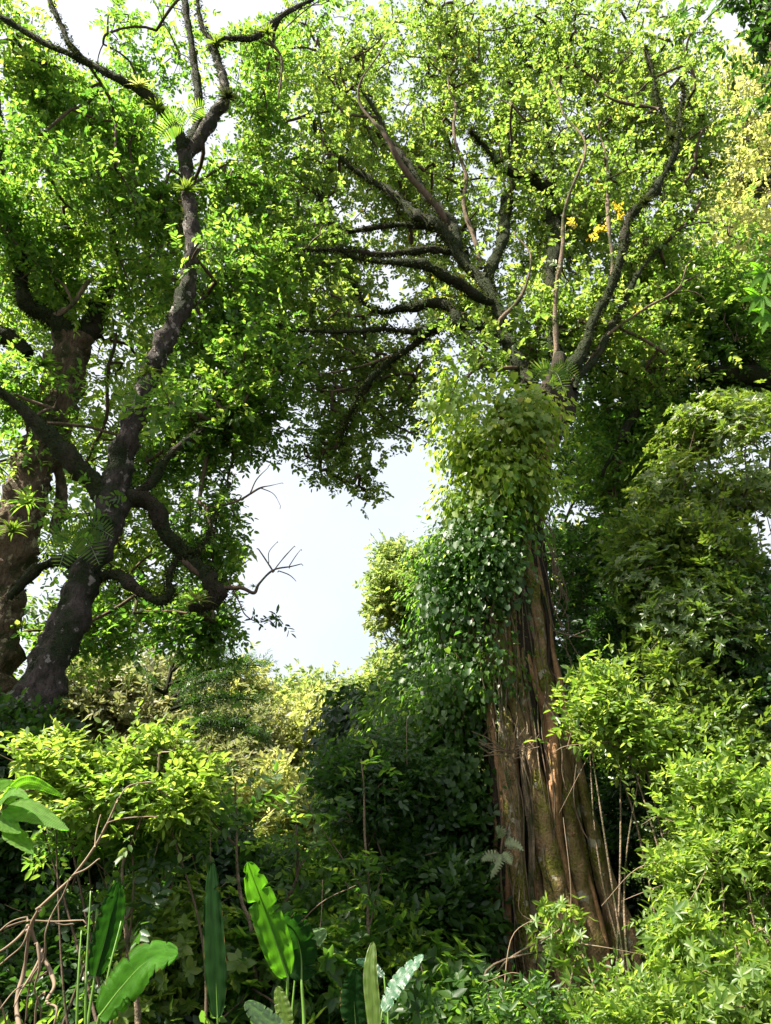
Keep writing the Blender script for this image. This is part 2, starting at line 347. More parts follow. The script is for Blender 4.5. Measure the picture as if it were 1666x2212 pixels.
def cut(P, D, *f):
    return P, D
base = on_ground(20, 1900, 8.6)
tA = thing('leaning_tree', 'mossy grey tree leaning across and forking high up, bromeliads on its bark', 'tree', base)
LA = [([(0, 2050, 8.6, 95), (20, 1800, 8.6, 88), (60, 1580, 8.6, 82), (110, 1430, 8.7, 66), (165, 1290, 8.8, 52), (215, 1170, 8.9, 44), (250, 1080, 9, 42), (268, 980, 9, 34), (290, 890, 9, 31), (330, 790, 9, 28), (368, 720, 9, 26), (400, 640, 9, 24), (415, 560, 9, 21), (412, 470, 9, 19), (405, 400, 9, 17), (402, 330, 9, 20)], 'left'),
      ([(402, 335, 9, 18), (385, 290, 8.9, 15), (345, 235, 8.8, 14), (300, 195, 8.7, 12), (245, 165, 8.6, 11), (190, 135, 8.6, 10), (140, 108, 8.5, 9), (70, 75, 8.5, 8), (-20, 25, 8.4, 7)], 'mossy'),
      ([(170, 125, 8.55, 9), (150, 90, 8.5, 8), (130, 40, 8.5, 7), (100, -20, 8.5, 7)], 'mossy'),
      ([(402, 330, 9, 15), (428, 280, 9.1, 16), (432, 220, 9.1, 14), (422, 150, 9.1, 11), (412, 80, 9.1, 10), (395, -10, 9.1, 9)], 'mossy'),
      ([(405, 335, 9, 18), (440, 290, 9, 19), (465, 250, 9, 18), (490, 215, 9, 14), (482, 170, 9, 11), (466, 120, 9, 11), (462, 95, 9, 11), (500, 82, 9, 9), (545, 82, 9, 8), (575, 58, 9.1, 9), (620, 25, 9.2, 7), (680, -5, 9.4, 5)], 'left'),
      ([(462, 95, 9, 9), (440, 60, 9, 6), (430, 20, 9, 5), (425, -20, 9, 5)], 'left'),
      ([(580, 85, 9.1, 4), (605, 120, 9.1, 4), (608, 170, 9.1, 3), (600, 215, 9.1, 2)], 'twig'),
      ([(235, 1090, 9, 26), (190, 1040, 8.9, 28), (130, 970, 8.7, 26), (85, 920, 8.6, 20), (40, 880, 8.5, 15), (-10, 840, 8.4, 13)], 'mossy'),
      ([(275, 1070, 9, 26), (330, 1100, 9.1, 24), (365, 1160, 9.2, 22), (410, 1200, 9.3, 22), (450, 1240, 9.3, 24), (470, 1280, 9.3, 26), (445, 1310, 9.3, 14), (410, 1312, 9.3, 9)], 'mossy'),
      ([(215, 1250, 8.9, 14), (255, 1245, 8.8, 16), (300, 1275, 8.7, 14), (345, 1295, 8.6, 12), (368, 1278, 8.6, 11), (366, 1240, 8.6, 8), (392, 1195, 8.6, 6), (430, 1185, 8.6, 5), (452, 1150, 8.7, 4), (470, 1100, 8.8, 3)], 'mossy'),
      ([(290, 1070, 9, 16), (330, 1040, 9.2, 14), (370, 985, 9.4, 11), (430, 930, 9.6, 7), (480, 890, 9.8, 4)], 'mossy'),
      ([(200, 1250, 8.9, 20), (140, 1215, 9, 16), (80, 1230, 9.1, 14), (20, 1290, 9.1, 14)], 'mossy'),
      ([(385, 1200, 9.2, 7), (470, 1262, 9.3, 9), (520, 1270, 9.3, 5), (548, 1282, 9.3, 4.5), (560, 1262, 9.3, 3.5), (590, 1235, 9.3, 3), (630, 1228, 9.3, 1.5), (655, 1222, 9.3, 1)], 'twig'),
      ([(590, 1237, 9.3, 2.4), (575, 1215, 9.3, 2), (555, 1185, 9.3, 1.3)], 'twig'),
      ([(592, 1235, 9.3, 2), (612, 1210, 9.3, 1.6), (638, 1182, 9.3, 1)], 'twig'), ([(580, 1220, 9.3, 1.4), (580, 1195, 9.3, 1.1), (600, 1172, 9.3, .8)], 'twig'),
      ([(600, 1236, 9.3, 1.8), (625, 1245, 9.3, 1.2), (640, 1256, 9.3, .8)], 'twig'), ([(625, 1228, 9.3, 1.2), (640, 1205, 9.3, .9), (652, 1190, 9.3, .7)], 'twig'),
      ([(480, 1090, 9.2, 4), (520, 1078, 9.2, 3), (560, 1055, 9.2, 2.2), (585, 1050, 9.2, 1.6), (612, 1045, 9.2, 1)], 'twig'),
      ([(540, 1068, 9.2, 1.8), (555, 1035, 9.2, 1.3), (580, 1010, 9.2, .9)], 'twig'), ([(565, 1055, 9.2, 1.4), (590, 1070, 9.2, 1), (605, 1100, 9.2, .7)], 'twig'),
      ([(490, 1250, 9.3, 3), (515, 1300, 9.3, 2), (530, 1330, 9.3, 1.6), (560, 1345, 9.3, 1.2), (600, 1338, 9.3, .9)], 'twig')]
sk, pa = trunk_set(tA, LA, None, .78)
blA = [(50, 180, 110, 190, 8.8, 1.6), (210, 300, 150, 110, 9.2, 1.8), (315, 110, 95, 110, 9.6, 1.5), (90, 420, 170, 120, 8.8, 1.8), (300, 480, 170, 120, 9.8, 1.6, .9),
       (530, 430, 90, 110, 9.8, 1.3), (590, 540, 90, 90, 9.5, 1.2), (150, 600, 190, 110, 9.8, 1.4), (500, 640, 150, 90, 9.4, 1.5, 1.1), (560, 790, 95, 100, 9.4, 1.4, 1.2), (450, 780, 120, 90, 9.8, 1.3, 1.1),
       (430, 900, 130, 90, 9.4, 1.4, 1.2), (560, 900, 85, 80, 9.4, 1.2, 1.3), (400, 1020, 110, 80, 9.8, 1.2), (470, 1130, 55, 80, 9.6, 1.0), (60, 880, 90, 90, 9.4, 1.2),
       (380, 1340, 110, 75, 9.6, 1.1), (470, 1370, 42, 60, 9.6, .8), (240, 1340, 90, 60, 9.8, 1.0), (600, 60, 100, 70, 9.6, 1.2, .8), (570, 200, 60, 130, 9.6, 1.1, .9), (440, 1220, 70, 70, 9.9, .8)]
blA = [(b[0], b[1], b[2], b[3], b[4]+1.1, b[5]*.6)+tuple(b[6:]) for b in blA]
blA += [(400, 880, 60, 60, 8.5, .4, .3), (170, 1090, 60, 60, 8.5, .4, .2), (460, 520, 50, 60, 8.5, .4, .3)]
nd, _ = blob_nodes(blA, 1700, 0, fr=2.0)
nd = nd[~open_air(nd, 4)]
dr, TT = connect(nd, sk, .0055); TT.build('twigs', B['twig'], tA)
put_leaves('crown', [sprays(nd, dr, 6, .25, 8, .25, .105, upn=1.0, jit=8)], G['mid'], tA, wr=.50)
# the sprig against the sky
sp = np.array([W(x, y, 9.3) for x, y in [(560, 1343), (575, 1340), (590, 1338), (605, 1336), (615, 1345), (570, 1355), (590, 1322), (550, 1330)]])
put_leaves('leaf_spray', [sprays(sp, nrm(rng.normal(size=sp.shape)+np.array([1, 0, -.4])), 1, .03, 7, .2, .10, cull=False)], G['dark'], tA, wr=.36)
moss_tufts(tA, [p for p, (l, m) in zip(pa[:12], LA) if m in ('mossy', 'left')], 14000, G['moss'], .04)

# ------------------------------------------------------------------ thick plated tree behind it
tB = thing('thick_tree', 'thick brown trunk with sunlit plated bark behind the leaning tree, dividing into mossy limbs', 'tree', on_ground(-40, 1900, 11))
LB = [([(-60, 1900, 11, 85), (-45, 1600, 11, 78), (-20, 1400, 11, 72), (10, 1250, 11, 66), (40, 1130, 11, 60), (72, 1020, 11, 54), (108, 930, 11, 50), (130, 850, 11, 46), (145, 780, 11, 46), (165, 730, 11, 44)], 'thick'),
      ([(150, 760, 11, 34), (140, 715, 10.8, 24), (100, 685, 10.6, 20), (60, 660, 10.5, 18), (45, 600, 10.5, 15), (55, 560, 10.5, 13), (20, 480, 10.5, 11), (5, 400, 10.5, 10), (0, 300, 10.5, 8), (-10, 180, 10.5, 6)], 'mossy'),
      ([(165, 735, 11, 34), (200, 700, 11.2, 26), (225, 640, 11.4, 18), (250, 560, 11.6, 12), (240, 450, 11.8, 8), (230, 330, 12, 5)], 'mossy'),
      ([(100, 690, 10.6, 10), (135, 675, 10.6, 7), (165, 650, 10.6, 6), (190, 610, 10.7, 5), (215, 590, 10.7, 3)], 'pale'), ([(158, 655, 10.6, 5), (140, 620, 10.6, 4), (118, 600, 10.6, 3)], 'pale'),
      ([(60, 770, 10.8, 20), (20, 730, 10.6, 20), (-30, 700, 10.5, 18)], 'mossy'),
      ([(120, 1150, 11.4, 16), (130, 1070, 11.4, 15), (125, 980, 11.3, 13)], 'pale')]
sk, pa = trunk_set(tB, LB, None, .85)
blB = [(60, 330, 120, 220, 12.5, 1.8), (250, 420, 190, 150, 13, 2), (120, 640, 170, 130, 12.5, 1.8), (330, 640, 170, 130, 13, 1.8), (60, 950, 90, 180, 12.6, 1.4), (330, 900, 180, 170, 13, 1.8),
       (200, 1130, 110, 150, 12.8, 1.3), (370, 1180, 120, 140, 13, 1.3), (120, 1350, 160, 90, 12.5, 1.2), (300, 1330, 120, 80, 13, 1.2), (300, 220, 110, 90, 13, 1.5, .6), (500, 480, 120, 120, 13.5, 1.3), (580, 640, 80, 130, 13.5, 1.2), (40, 60, 80, 90, 12.5, 1.2, .6)]
nd, _ = blob_nodes(blB, 900, 0, fr=1.8); nd = nd[~open_air(nd, 4)]
dr, TT = connect(nd, sk, .006); TT.build('twigs', B['twig'], tB)
put_leaves('crown', [sprays(nd, dr, 5, .36, 8, .32, .13, jit=8)], G['bright'], tB, wr=.50)
moss_tufts(tB, [p for p, (l, m) in zip(pa, LB) if m == 'mossy'], 7000, G['moss'], .05)

# ------------------------------------------------------------------ the big strangler fig
tC = thing('strangler_fig', 'huge strangler fig of braided root stems with a wide spreading crown', 'tree', on_ground(1230, 2150, 8.6))
T = Tubes(); limb(T, [(1240, 2400, 9.2, 130), (1225, 2150, 9.2, 112), (1200, 1900, 9.2, 92), (1170, 1650, 9.25, 76), (1135, 1450, 9.3, 62), (1115, 1250, 9.3, 58), (1110, 1080, 9.3, 52), (1150, 960, 9.4, 42), (1190, 870, 9.5, 40), (1205, 820, 9.6, 26), (1210, 770, 9.7, 12)], per=9, sides=22, rough=.10, nf=2.2, flute=.08)
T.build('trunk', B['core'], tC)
ST = [([(1300, 2400, 8.5, 40), (1285, 2150, 8.5, 38), (1262, 1950, 8.6, 34), (1235, 1780, 8.7, 26), (1212, 1640, 8.8, 19), (1190, 1520, 8.9, 17), (1172, 1400, 9, 18), (1150, 1270, 9, 20), (1140, 1150, 9, 18), (1150, 1040, 9.1, 14), (1195, 940, 9.2, 12), (1215, 880, 9.3, 12)], 'fig'),
      ([(1350, 2400, 8.5, 26), (1340, 2170, 8.6, 24), (1318, 1990, 8.7, 20), (1290, 1830, 8.8, 17), (1262, 1720, 8.9, 13), (1235, 1620, 9, 11), (1205, 1530, 9.05, 9), (1185, 1400, 9.1, 8), (1165, 1290, 9.1, 9)], 'fig'),
      ([(1390, 2400, 8.6, 20), (1372, 2130, 8.7, 24), (1345, 1990, 8.8, 19), (1315, 1880, 8.9, 13), (1280, 1760, 9, 10), (1240, 1640, 9.1, 9)], 'fig'),
      ([(1235, 2400, 8.4, 36), (1228, 2180, 8.4, 34), (1215, 2000, 8.4, 32), (1195, 1850, 8.5, 30), (1170, 1730, 8.6, 27), (1140, 1620, 8.8, 22), (1110, 1500, 8.9, 19), (1085, 1400, 9, 18), (1070, 1250, 9.05, 17), (1068, 1100, 9.1, 16), (1100, 980, 9.2, 13), (1160, 900, 9.3, 12)], 'fig'),
      ([(1165, 2400, 8.5, 26), (1160, 2200, 8.5, 22), (1140, 2050, 8.5, 21), (1125, 1900, 8.6, 20), (1112, 1780, 8.7, 22), (1100, 1660, 8.8, 26), (1105, 1560, 8.9, 18), (1120, 1450, 9, 15), (1115, 1330, 9.05, 15), (1095, 1200, 9.1, 14), (1085, 1080, 9.2, 12)], 'fig'),
      ([(1100, 2400, 8.7, 24), (1098, 2150, 8.7, 19), (1092, 1980, 8.8, 17), (1085, 1820, 8.9, 16), (1075, 1700, 9, 14), (1065, 1560, 9.05, 12), (1052, 1420, 9.1, 13), (1050, 1250, 9.15, 13), (1055, 1120, 9.2, 11)], 'fig'),
      ([(1205, 2400, 8.3, 16), (1190, 2200, 8.3, 13), (1165, 2060, 8.4, 11), (1150, 1930, 8.5, 9), (1150, 1800, 8.55, 8), (1135, 1700, 8.6, 7), (1130, 1600, 8.7, 6)], 'pale'),
      ([(1255, 2000, 8.4, 10), (1225, 1880, 8.5, 12), (1205, 1760, 8.55, 16), (1200, 1650, 8.65, 17), (1190, 1560, 8.8, 14), (1160, 1480, 8.9, 10), (1140, 1380, 8.95, 8), (1130, 1260, 9, 6)], 'red'),
      ([(1260, 2300, 8.2, 12), (1262, 2140, 8.25, 10), (1240, 1990, 8.3, 8), (1215, 1900, 8.4, 6), (1190, 1840, 8.45, 4)], 'fig'),
      ([(1175, 1500, 8.95, 7), (1160, 1400, 8.95, 7), (1143, 1310, 8.95, 7), (1128, 1240, 8.95, 7), (1118, 1150, 9, 6), (1125, 1060, 9.1, 5)], 'pale'),
      ([(1330, 2400, 8.3, 14), (1312, 2180, 8.35, 13), (1300, 2050, 8.5, 10), (1275, 1900, 8.6, 8), (1240, 1800, 8.6, 5)], 'red'),
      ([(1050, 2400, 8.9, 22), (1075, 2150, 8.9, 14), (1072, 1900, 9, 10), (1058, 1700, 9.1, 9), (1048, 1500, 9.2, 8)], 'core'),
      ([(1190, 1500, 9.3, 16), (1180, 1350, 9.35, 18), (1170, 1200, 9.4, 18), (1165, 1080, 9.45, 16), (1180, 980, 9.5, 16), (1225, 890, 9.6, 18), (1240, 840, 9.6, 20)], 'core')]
for pts, m in ST:
    T = Tubes(); limb(T, [(a, b, d, w*.84) for a, b, d, w in pts], per=14, sides=18, rough=.13, nf=5, flute=.13, wob=.03); T.build('root_stem', B[m], tC)
for i in range(16):
    u = i/15; x0 = 1085+u*265+rng.normal()*6; x1 = 1050+u*115+rng.normal()*5; T = Tubes(); w0 = rng.uniform(5, 12)
    pts = [(x0+(x1-x0)*t + rng.normal()*5, 2350+(1180-2350)*t, 8.45+.55*t+.10*abs(u-.45)*2, w0*(1-.45*t)+1) for t in (0, .14, .28, .42, .56, .7, .85, 1)]
    limb(T, pts, per=10, sides=10, rough=.15, nf=6, flute=.12, wob=.03); T.build('root_stem', B[('fig', 'core', 'red', 'fig')[i % 4]], tC)
LC = [([(1205, 880, 9.5, 20), (1240, 790, 9.6, 15), (1275, 710, 9.6, 12), (1310, 640, 9.6, 11), (1330, 560, 9.5, 10), (1355, 490, 9.5, 10), (1405, 430, 9.4, 11), (1435, 370, 9.4, 9), (1450, 300, 9.4, 10), (1430, 240, 9.5, 8), (1415, 190, 9.5, 6), (1395, 100, 9.6, 3)], 'mossy'),
      ([(1445, 300, 9.4, 6), (1468, 260, 9.4, 4), (1480, 210, 9.5, 4), (1465, 180, 9.5, 3)], 'mossy'), ([(1425, 235, 9.5, 4), (1370, 220, 9.5, 3.5), (1320, 200, 9.5, 2.5), (1280, 170, 9.6, 2)], 'twig'),
      ([(1205, 870, 9.4, 14), (1200, 780, 9.3, 10), (1202, 690, 9.2, 9), (1205, 600, 9.1, 8), (1215, 520, 9, 7), (1232, 440, 9, 6), (1245, 360, 9, 5), (1240, 300, 9, 4), (1220, 230, 9.1, 3), (1190, 170, 9.2, 2)], 'pale'),
      ([(1285, 700, 9.6, 8), (1310, 600, 9.5, 7), (1318, 500, 9.5, 6), (1325, 420, 9.5, 6), (1330, 340, 9.5, 4), (1300, 260, 9.6, 3)], 'pale'),
      ([(1190, 870, 9.7, 22), (1140, 800, 9.8, 15), (1100, 720, 9.9, 14), (1070, 640, 10, 13), (1020, 560, 10.2, 12), (980, 500, 10.4, 12), (930, 440, 10.6, 11), (890, 370, 10.8, 11), (850, 300, 11, 10), (800, 220, 11.3, 6), (770, 130, 11.6, 3)], 'mossy'),
      ([(1050, 600, 10.1, 11), (985, 520, 10.2, 14), (930, 485, 10.3, 15), (880, 465, 10.4, 12), (830, 410, 10.5, 9), (780, 375, 10.6, 8), (735, 350, 10.8, 6), (690, 290, 11, 4), (660, 250, 11, 3)], 'mossy'),
      ([(1010, 545, 10.3, 9), (940, 535, 10.2, 9), (860, 530, 10.1, 8), (770, 530, 10, 7), (700, 540, 10, 5), (650, 540, 10, 3)], 'mossy'),
      ([(960, 505, 10.4, 7), (880, 495, 10.6, 7), (800, 500, 10.7, 5), (740, 498, 10.8, 4), (700, 455, 10.8, 4), (680, 410, 10.9, 3)], 'mossy'),
      ([(1070, 650, 10, 10), (1000, 615, 9.8, 12), (940, 600, 9.7, 14), (880, 575, 9.6, 11), (800, 550, 9.6, 7), (740, 535, 9.6, 4)], 'mossy'),
      ([(1110, 740, 9.8, 11), (1040, 690, 9.8, 10), (960, 700, 9.8, 10), (890, 715, 9.8, 8), (820, 712, 9.8, 6), (720, 718, 9.8, 5), (640, 722, 9.9, 3), (585, 712, 10, 2)], 'mossy'),
      ([(1000, 700, 10.2, 10), (940, 660, 10.4, 13), (870, 665, 10.6, 10), (820, 668, 10.8, 6), (770, 610, 11, 4)], 'mossy'),
      ([(960, 700, 9.9, 8), (890, 745, 10, 7), (840, 780, 10.1, 8), (790, 840, 10.2, 7), (765, 900, 10.3, 4), (740, 960, 10.4, 3)], 'mossy'),
      ([(850, 770, 10.1, 5), (770, 800, 10.1, 4), (700, 820, 10.2, 3), (650, 825, 10.3, 2)], 'pale'), ([(800, 830, 10.2, 3), (740, 850, 10.2, 3), (680, 850, 10.3, 2)], 'pale'),
      ([(1150, 820, 9.9, 12), (1085, 690, 10.2, 12), (1065, 600, 10.6, 13), (1080, 520, 10.9, 14), (1100, 440, 11.2, 15), (1110, 380, 11.4, 12), (1090, 280, 11.8, 8), (1080, 160, 12.2, 5), (1070, 40, 12.4, 4)], 'mossy'),
      ([(1210, 860, 10.2, 16), (1195, 720, 10.5, 14), (1190, 600, 10.8, 14), (1195, 500, 11, 18), (1185, 420, 11.2, 14), (1190, 340, 11.4, 9), (1185, 270, 11.6, 10), (1160, 120, 12, 5)], 'mossy'),
      ([(1190, 410, 11.1, 14), (1160, 380, 10.9, 15), (1120, 360, 10.8, 10), (1070, 335, 10.7, 6), (1035, 300, 10.6, 5), (1020, 285, 10.6, 4)], 'mossy'),
      ([(1040, 580, 10.4, 8), (1010, 480, 10.5, 7), (1000, 380, 10.6, 6), (975, 300, 10.7, 5), (965, 230, 10.8, 5), (975, 140, 11, 3), (990, 50, 11.2, 2)], 'pale'),
      ([(970, 500, 10.5, 7), (900, 400, 10.2, 7), (850, 320, 10, 6), (810, 250, 10, 4), (790, 180, 10, 3), (830, 90, 10, 2)], 'twig'),
      ([(1230, 830, 9.5, 9), (1300, 730, 9.3, 5), (1380, 670, 9.1, 4), (1470, 620, 9, 3), (1500, 560, 9, 2)], 'pale'),
      ([(1240, 840, 9.5, 8), (1310, 720, 9.8, 8), (1350, 640, 10.1, 8), (1420, 560, 10.5, 5), (1500, 470, 11, 3)], 'mossy'),
      ([(1100, 740, 9.4, 8), (1085, 690, 9.3, 8), (1130, 640, 9.2, 6), (1140, 560, 9.2, 4), (1110, 500, 9.2, 3)], 'pale')]
sk = []; pa = []
for pts, m in LC:
    pts = [(a, b, d+(.5 if m == 'pale' else 0), w*(.55 if m == 'pale' else .85)) for a, b, d, w in pts]
    T = Tubes(); q = len(pts); pts = [(a, b, d, w*(1-.6*max(0, (i/(q-1)-.5)/.5)) + .6) for i, (a, b, d, w) in enumerate(pts)]
    C = limb(T, pts, per=10, sides=10, rough=.22 if m == 'mossy' else .14, nf=9, wob=.07); T.build('limb', B[m], tC); sk.append(C)
    pa.append((C, np.interp(np.linspace(0, 1, len(C)), np.linspace(0, 1, len(pts)), [p[3]*mpp(*p[:3]) for p in pts]), m))
sk = np.vstack(sk)
blC = [(900, 110, 190, 120, 12, 2), (1150, 110, 220, 120, 11.5, 2), (1380, 130, 170, 120, 11, 1.8), (760, 260, 150, 150, 11.5, 1.8), (1000, 300, 200, 160, 12, 2), (1270, 300, 200, 170, 11, 2.2), (1450, 330, 120, 170, 10.6, 1.6),
       (700, 420, 140, 100, 11, 1.6), (900, 450, 150, 110, 11.6, 1.6), (1130, 500, 200, 130, 11.5, 2), (1370, 520, 170, 130, 10.8, 1.8), (1480, 600, 120, 110, 10.4, 1.4), (680, 560, 100, 80, 10.5, 1.2), (830, 600, 130, 80, 11, 1.3),
       (1030, 680, 150, 90, 10.6, 1.4), (1230, 680, 150, 100, 10.2, 1.3), (700, 700, 110, 70, 10.5, 1.1, .9), (830, 760, 110, 80, 10.8, 1.1), (1080, 790, 90, 60, 10.4, .9), (720, 830, 95, 80, 10.6, 1.1), (850, 880, 80, 80, 10.8, .9),
       (740, 950, 80, 70, 10.7, .9), (790, 1040, 48, 45, 10.8, .6, 1.3), (690, 990, 70, 40, 10.6, .7, 1.2), (600, 330, 70, 130, 11.5, 1.1), (640, 160, 100, 110, 12, 1.2), (1350, 750, 110, 80, 10, 1)]
blC = [(b[0], b[1], b[2], b[3], b[4]+.65, b[5]*.8)+tuple(b[6:]) for b in blC]
blC += [(1040, 770, 60, 50, 9.5, .5, .7), (1000, 840, 22, 40, 9.4, .3)]
nd, _ = blob_nodes(blC, 2700, -.05, fr=2.0); nd = nd[~open_air(nd, 4)]
dr, TT = connect(nd, sk, .009); TT.build('twigs', B['twig'], tC)
put_leaves('crown', [sprays(nd, dr, 7, .30, 8, .23, .09, upn=.9, jit=7)], G['olive'], tC, wr=.56)
yn = W(1300, 470, 10) + rng.normal(size=(6, 3))*np.array([.2, .3, .35])
put_leaves('yellow_leaves', [sprays(yn, nrm(rng.normal(size=yn.shape)), 2, .08, 7, .16, .085, cull=False)], G['gold'], tC, wr=.55)
moss_tufts(tC, [(c, w) for c, w, m in pa if m == 'mossy'], 24000, G['moss'], .045)
# hanging root strands beside the trunk
T = Tubes()
for i in range(10):
    x0 = 1170+rng.normal()*8; D = 9.0+rng.normal()*.06; n = int(rng.integers(7, 11)); y1 = rng.uniform(1230, 1430)
    T.add(catmull([W(x0+(1226-x0)*(t**1.2)+rng.normal()*6, 1090+(y1-1090)*t, D) for t in np.linspace(0, 1, n)], 5), .0045, 4)
T.add(catmull([W(1140+p[0], p[1], 8.8) for p in [(50, 1360), (90, 1372), (135, 1378)]], 4), .008, 5)
T.build('hanging_root', M_root, tC)

# ------------------------------------------------------------------ generic tree of the rear and the sides
def tree(name, label, limbs, blobs, n, per, jr, k, sl, ll, leaf, bark='mossy', group=None, style='alt', wr=.42, thr=-.4, cull=True, upn=1.0, jit=8, tmpl=T_MED, twig=.006, cat='tree', shell=0.0, lean=0.0, fr=1.2, wob=.05, mossn=0):
    p0 = limbs[0][0]; t = thing(name, label, cat, on_ground(*p0[:3]), group); sk = []
    for i, pts in enumerate(limbs):
        T = Tubes()
        if i == 0:
            g = on_ground(*p0[:3]); pts = list(pts)
        C = limb(T, pts, per=6, sides=10, rough=.10, wob=wob)
        if i == 0 and C[0][2] > g[2]:
            T.add(np.array([[g[0], g[1], g[2]-.3], (g+C[0])/2+rng.normal(size=3)*.03, C[0]]), pts[0][3]*mpp(*pts[0][:3])*np.array([1.3, 1.1, 1.0]), 10, .1)
        T.build('trunk' if i == 0 else 'limb', B[bark], t); sk.append(C)
    nd, od = blob_nodes(blobs, n, thr, fr=fr, shell=shell)
    if cull: nd2 = ~open_air(nd, 4); nd = nd[nd2]; od = od[nd2]
    dr, TT = connect(nd, np.vstack(sk), twig); TT.build('twigs', B['twig'], t)
    d = od if shell > .3 else dr
    if style in ('whorl', 'ivy'): d = nrm(od + dr*.3 + np.array([0, 0, .45]))
    put_leaves('crown', [sprays(nd, d, per, jr, k, sl, ll, style=style, cull=cull, upn=upn, jit=jit, out=d, lean=lean)], leaf if not isinstance(leaf, str) else G[leaf], t, wr=wr, tmpl=tmpl)
    return t

# upper right: vine hung tree and the dark limbed tree
tree('pale_crowned_tree', 'tall pale green tree with a crooked mossy stem beyond the fig crown', [[(1720, 1500, 15, 40), (1700, 1000, 15, 34), (1668, 640, 15, 26), (1640, 460, 15, 20), (1628, 380, 15, 18), (1605, 290, 15, 13), (1580, 180, 15, 8)], [(1640, 470, 15, 12), (1660, 330, 15, 8), (1660, 200, 15, 5)]],
     [(1600, 170, 75, 90, 15, 1.5), (1640, 330, 60, 120, 15, 1.5), (1560, 430, 60, 110, 15.5, 1.5), (1640, 520, 70, 110, 14.5, 1.5), (1560, 620, 90, 90, 14, 1.5), (1650, 720, 50, 60, 14, 1)], 420, 6, .45, 9, .35, .13, 'lime', jit=5)
tree('dark_limbed_tree', 'tree with heavy black mossy limbs reaching in over the shrub bank', [[(1880, 1500, 11.5, 60), (1800, 1050, 11.5, 48), (1730, 880, 11.5, 34), (1660, 825, 11.4, 24), (1580, 805, 11.3, 20), (1500, 800, 11.2, 15), (1440, 830, 11.1, 12), (1390, 885, 11, 10), (1340, 960, 11, 7), (1300, 1030, 11, 4)],
     [(1640, 815, 11.4, 18), (1590, 775, 11.6, 13), (1540, 745, 11.8, 10), (1490, 700, 12, 6)], [(1540, 800, 11.2, 12), (1440, 800, 11.1, 8), (1370, 790, 11, 6), (1300, 800, 10.9, 3)], [(1700, 850, 11.4, 20), (1680, 760, 11.6, 14), (1640, 700, 11.7, 8), (1560, 640, 11.8, 5)]],
     [(1500, 660, 170, 80, 11.6, 1.4), (1600, 720, 100, 70, 11.4, 1.2), (1400, 760, 140, 60, 11.8, 1.2), (1350, 920, 110, 110, 12.2, 1.2), (1480, 900, 130, 80, 12.4, 1.2), (1300, 1030, 70, 80, 12, 1), (1420, 1010, 90, 70, 12.2, 1), (1600, 860, 90, 70, 12.4, 1)], 800, 6, .38, 9, .30, .12, 'mid', jit=6, upn=1.2)
# leafy spray right under the lens corner, from a tree beside the path
tree('overhanging_tree', 'dark silhouetted leaves of a near tree hanging into the upper corner', [[(2300, 2100, 5, 60), (2200, 900, 5, 50), (2050, 300, 5, 34), (1850, 40, 5.2, 16), (1700, -20, 5.3, 8), (1560, -20, 5.4, 4)]],
     [(1640, 50, 50, 70, 5.3, .35), (1590, 0, 90, 30, 5.3, .35), (1530, 15, 50, 18, 5.4, .3), (1700, 60, 50, 80, 5.2, .5), (1665, 150, 15, 40, 5.2, .2), (1900, 80, 160, 140, 5.2, .8)], 110, 5, .14, 8, .16, .085, 'dark', jit=2)

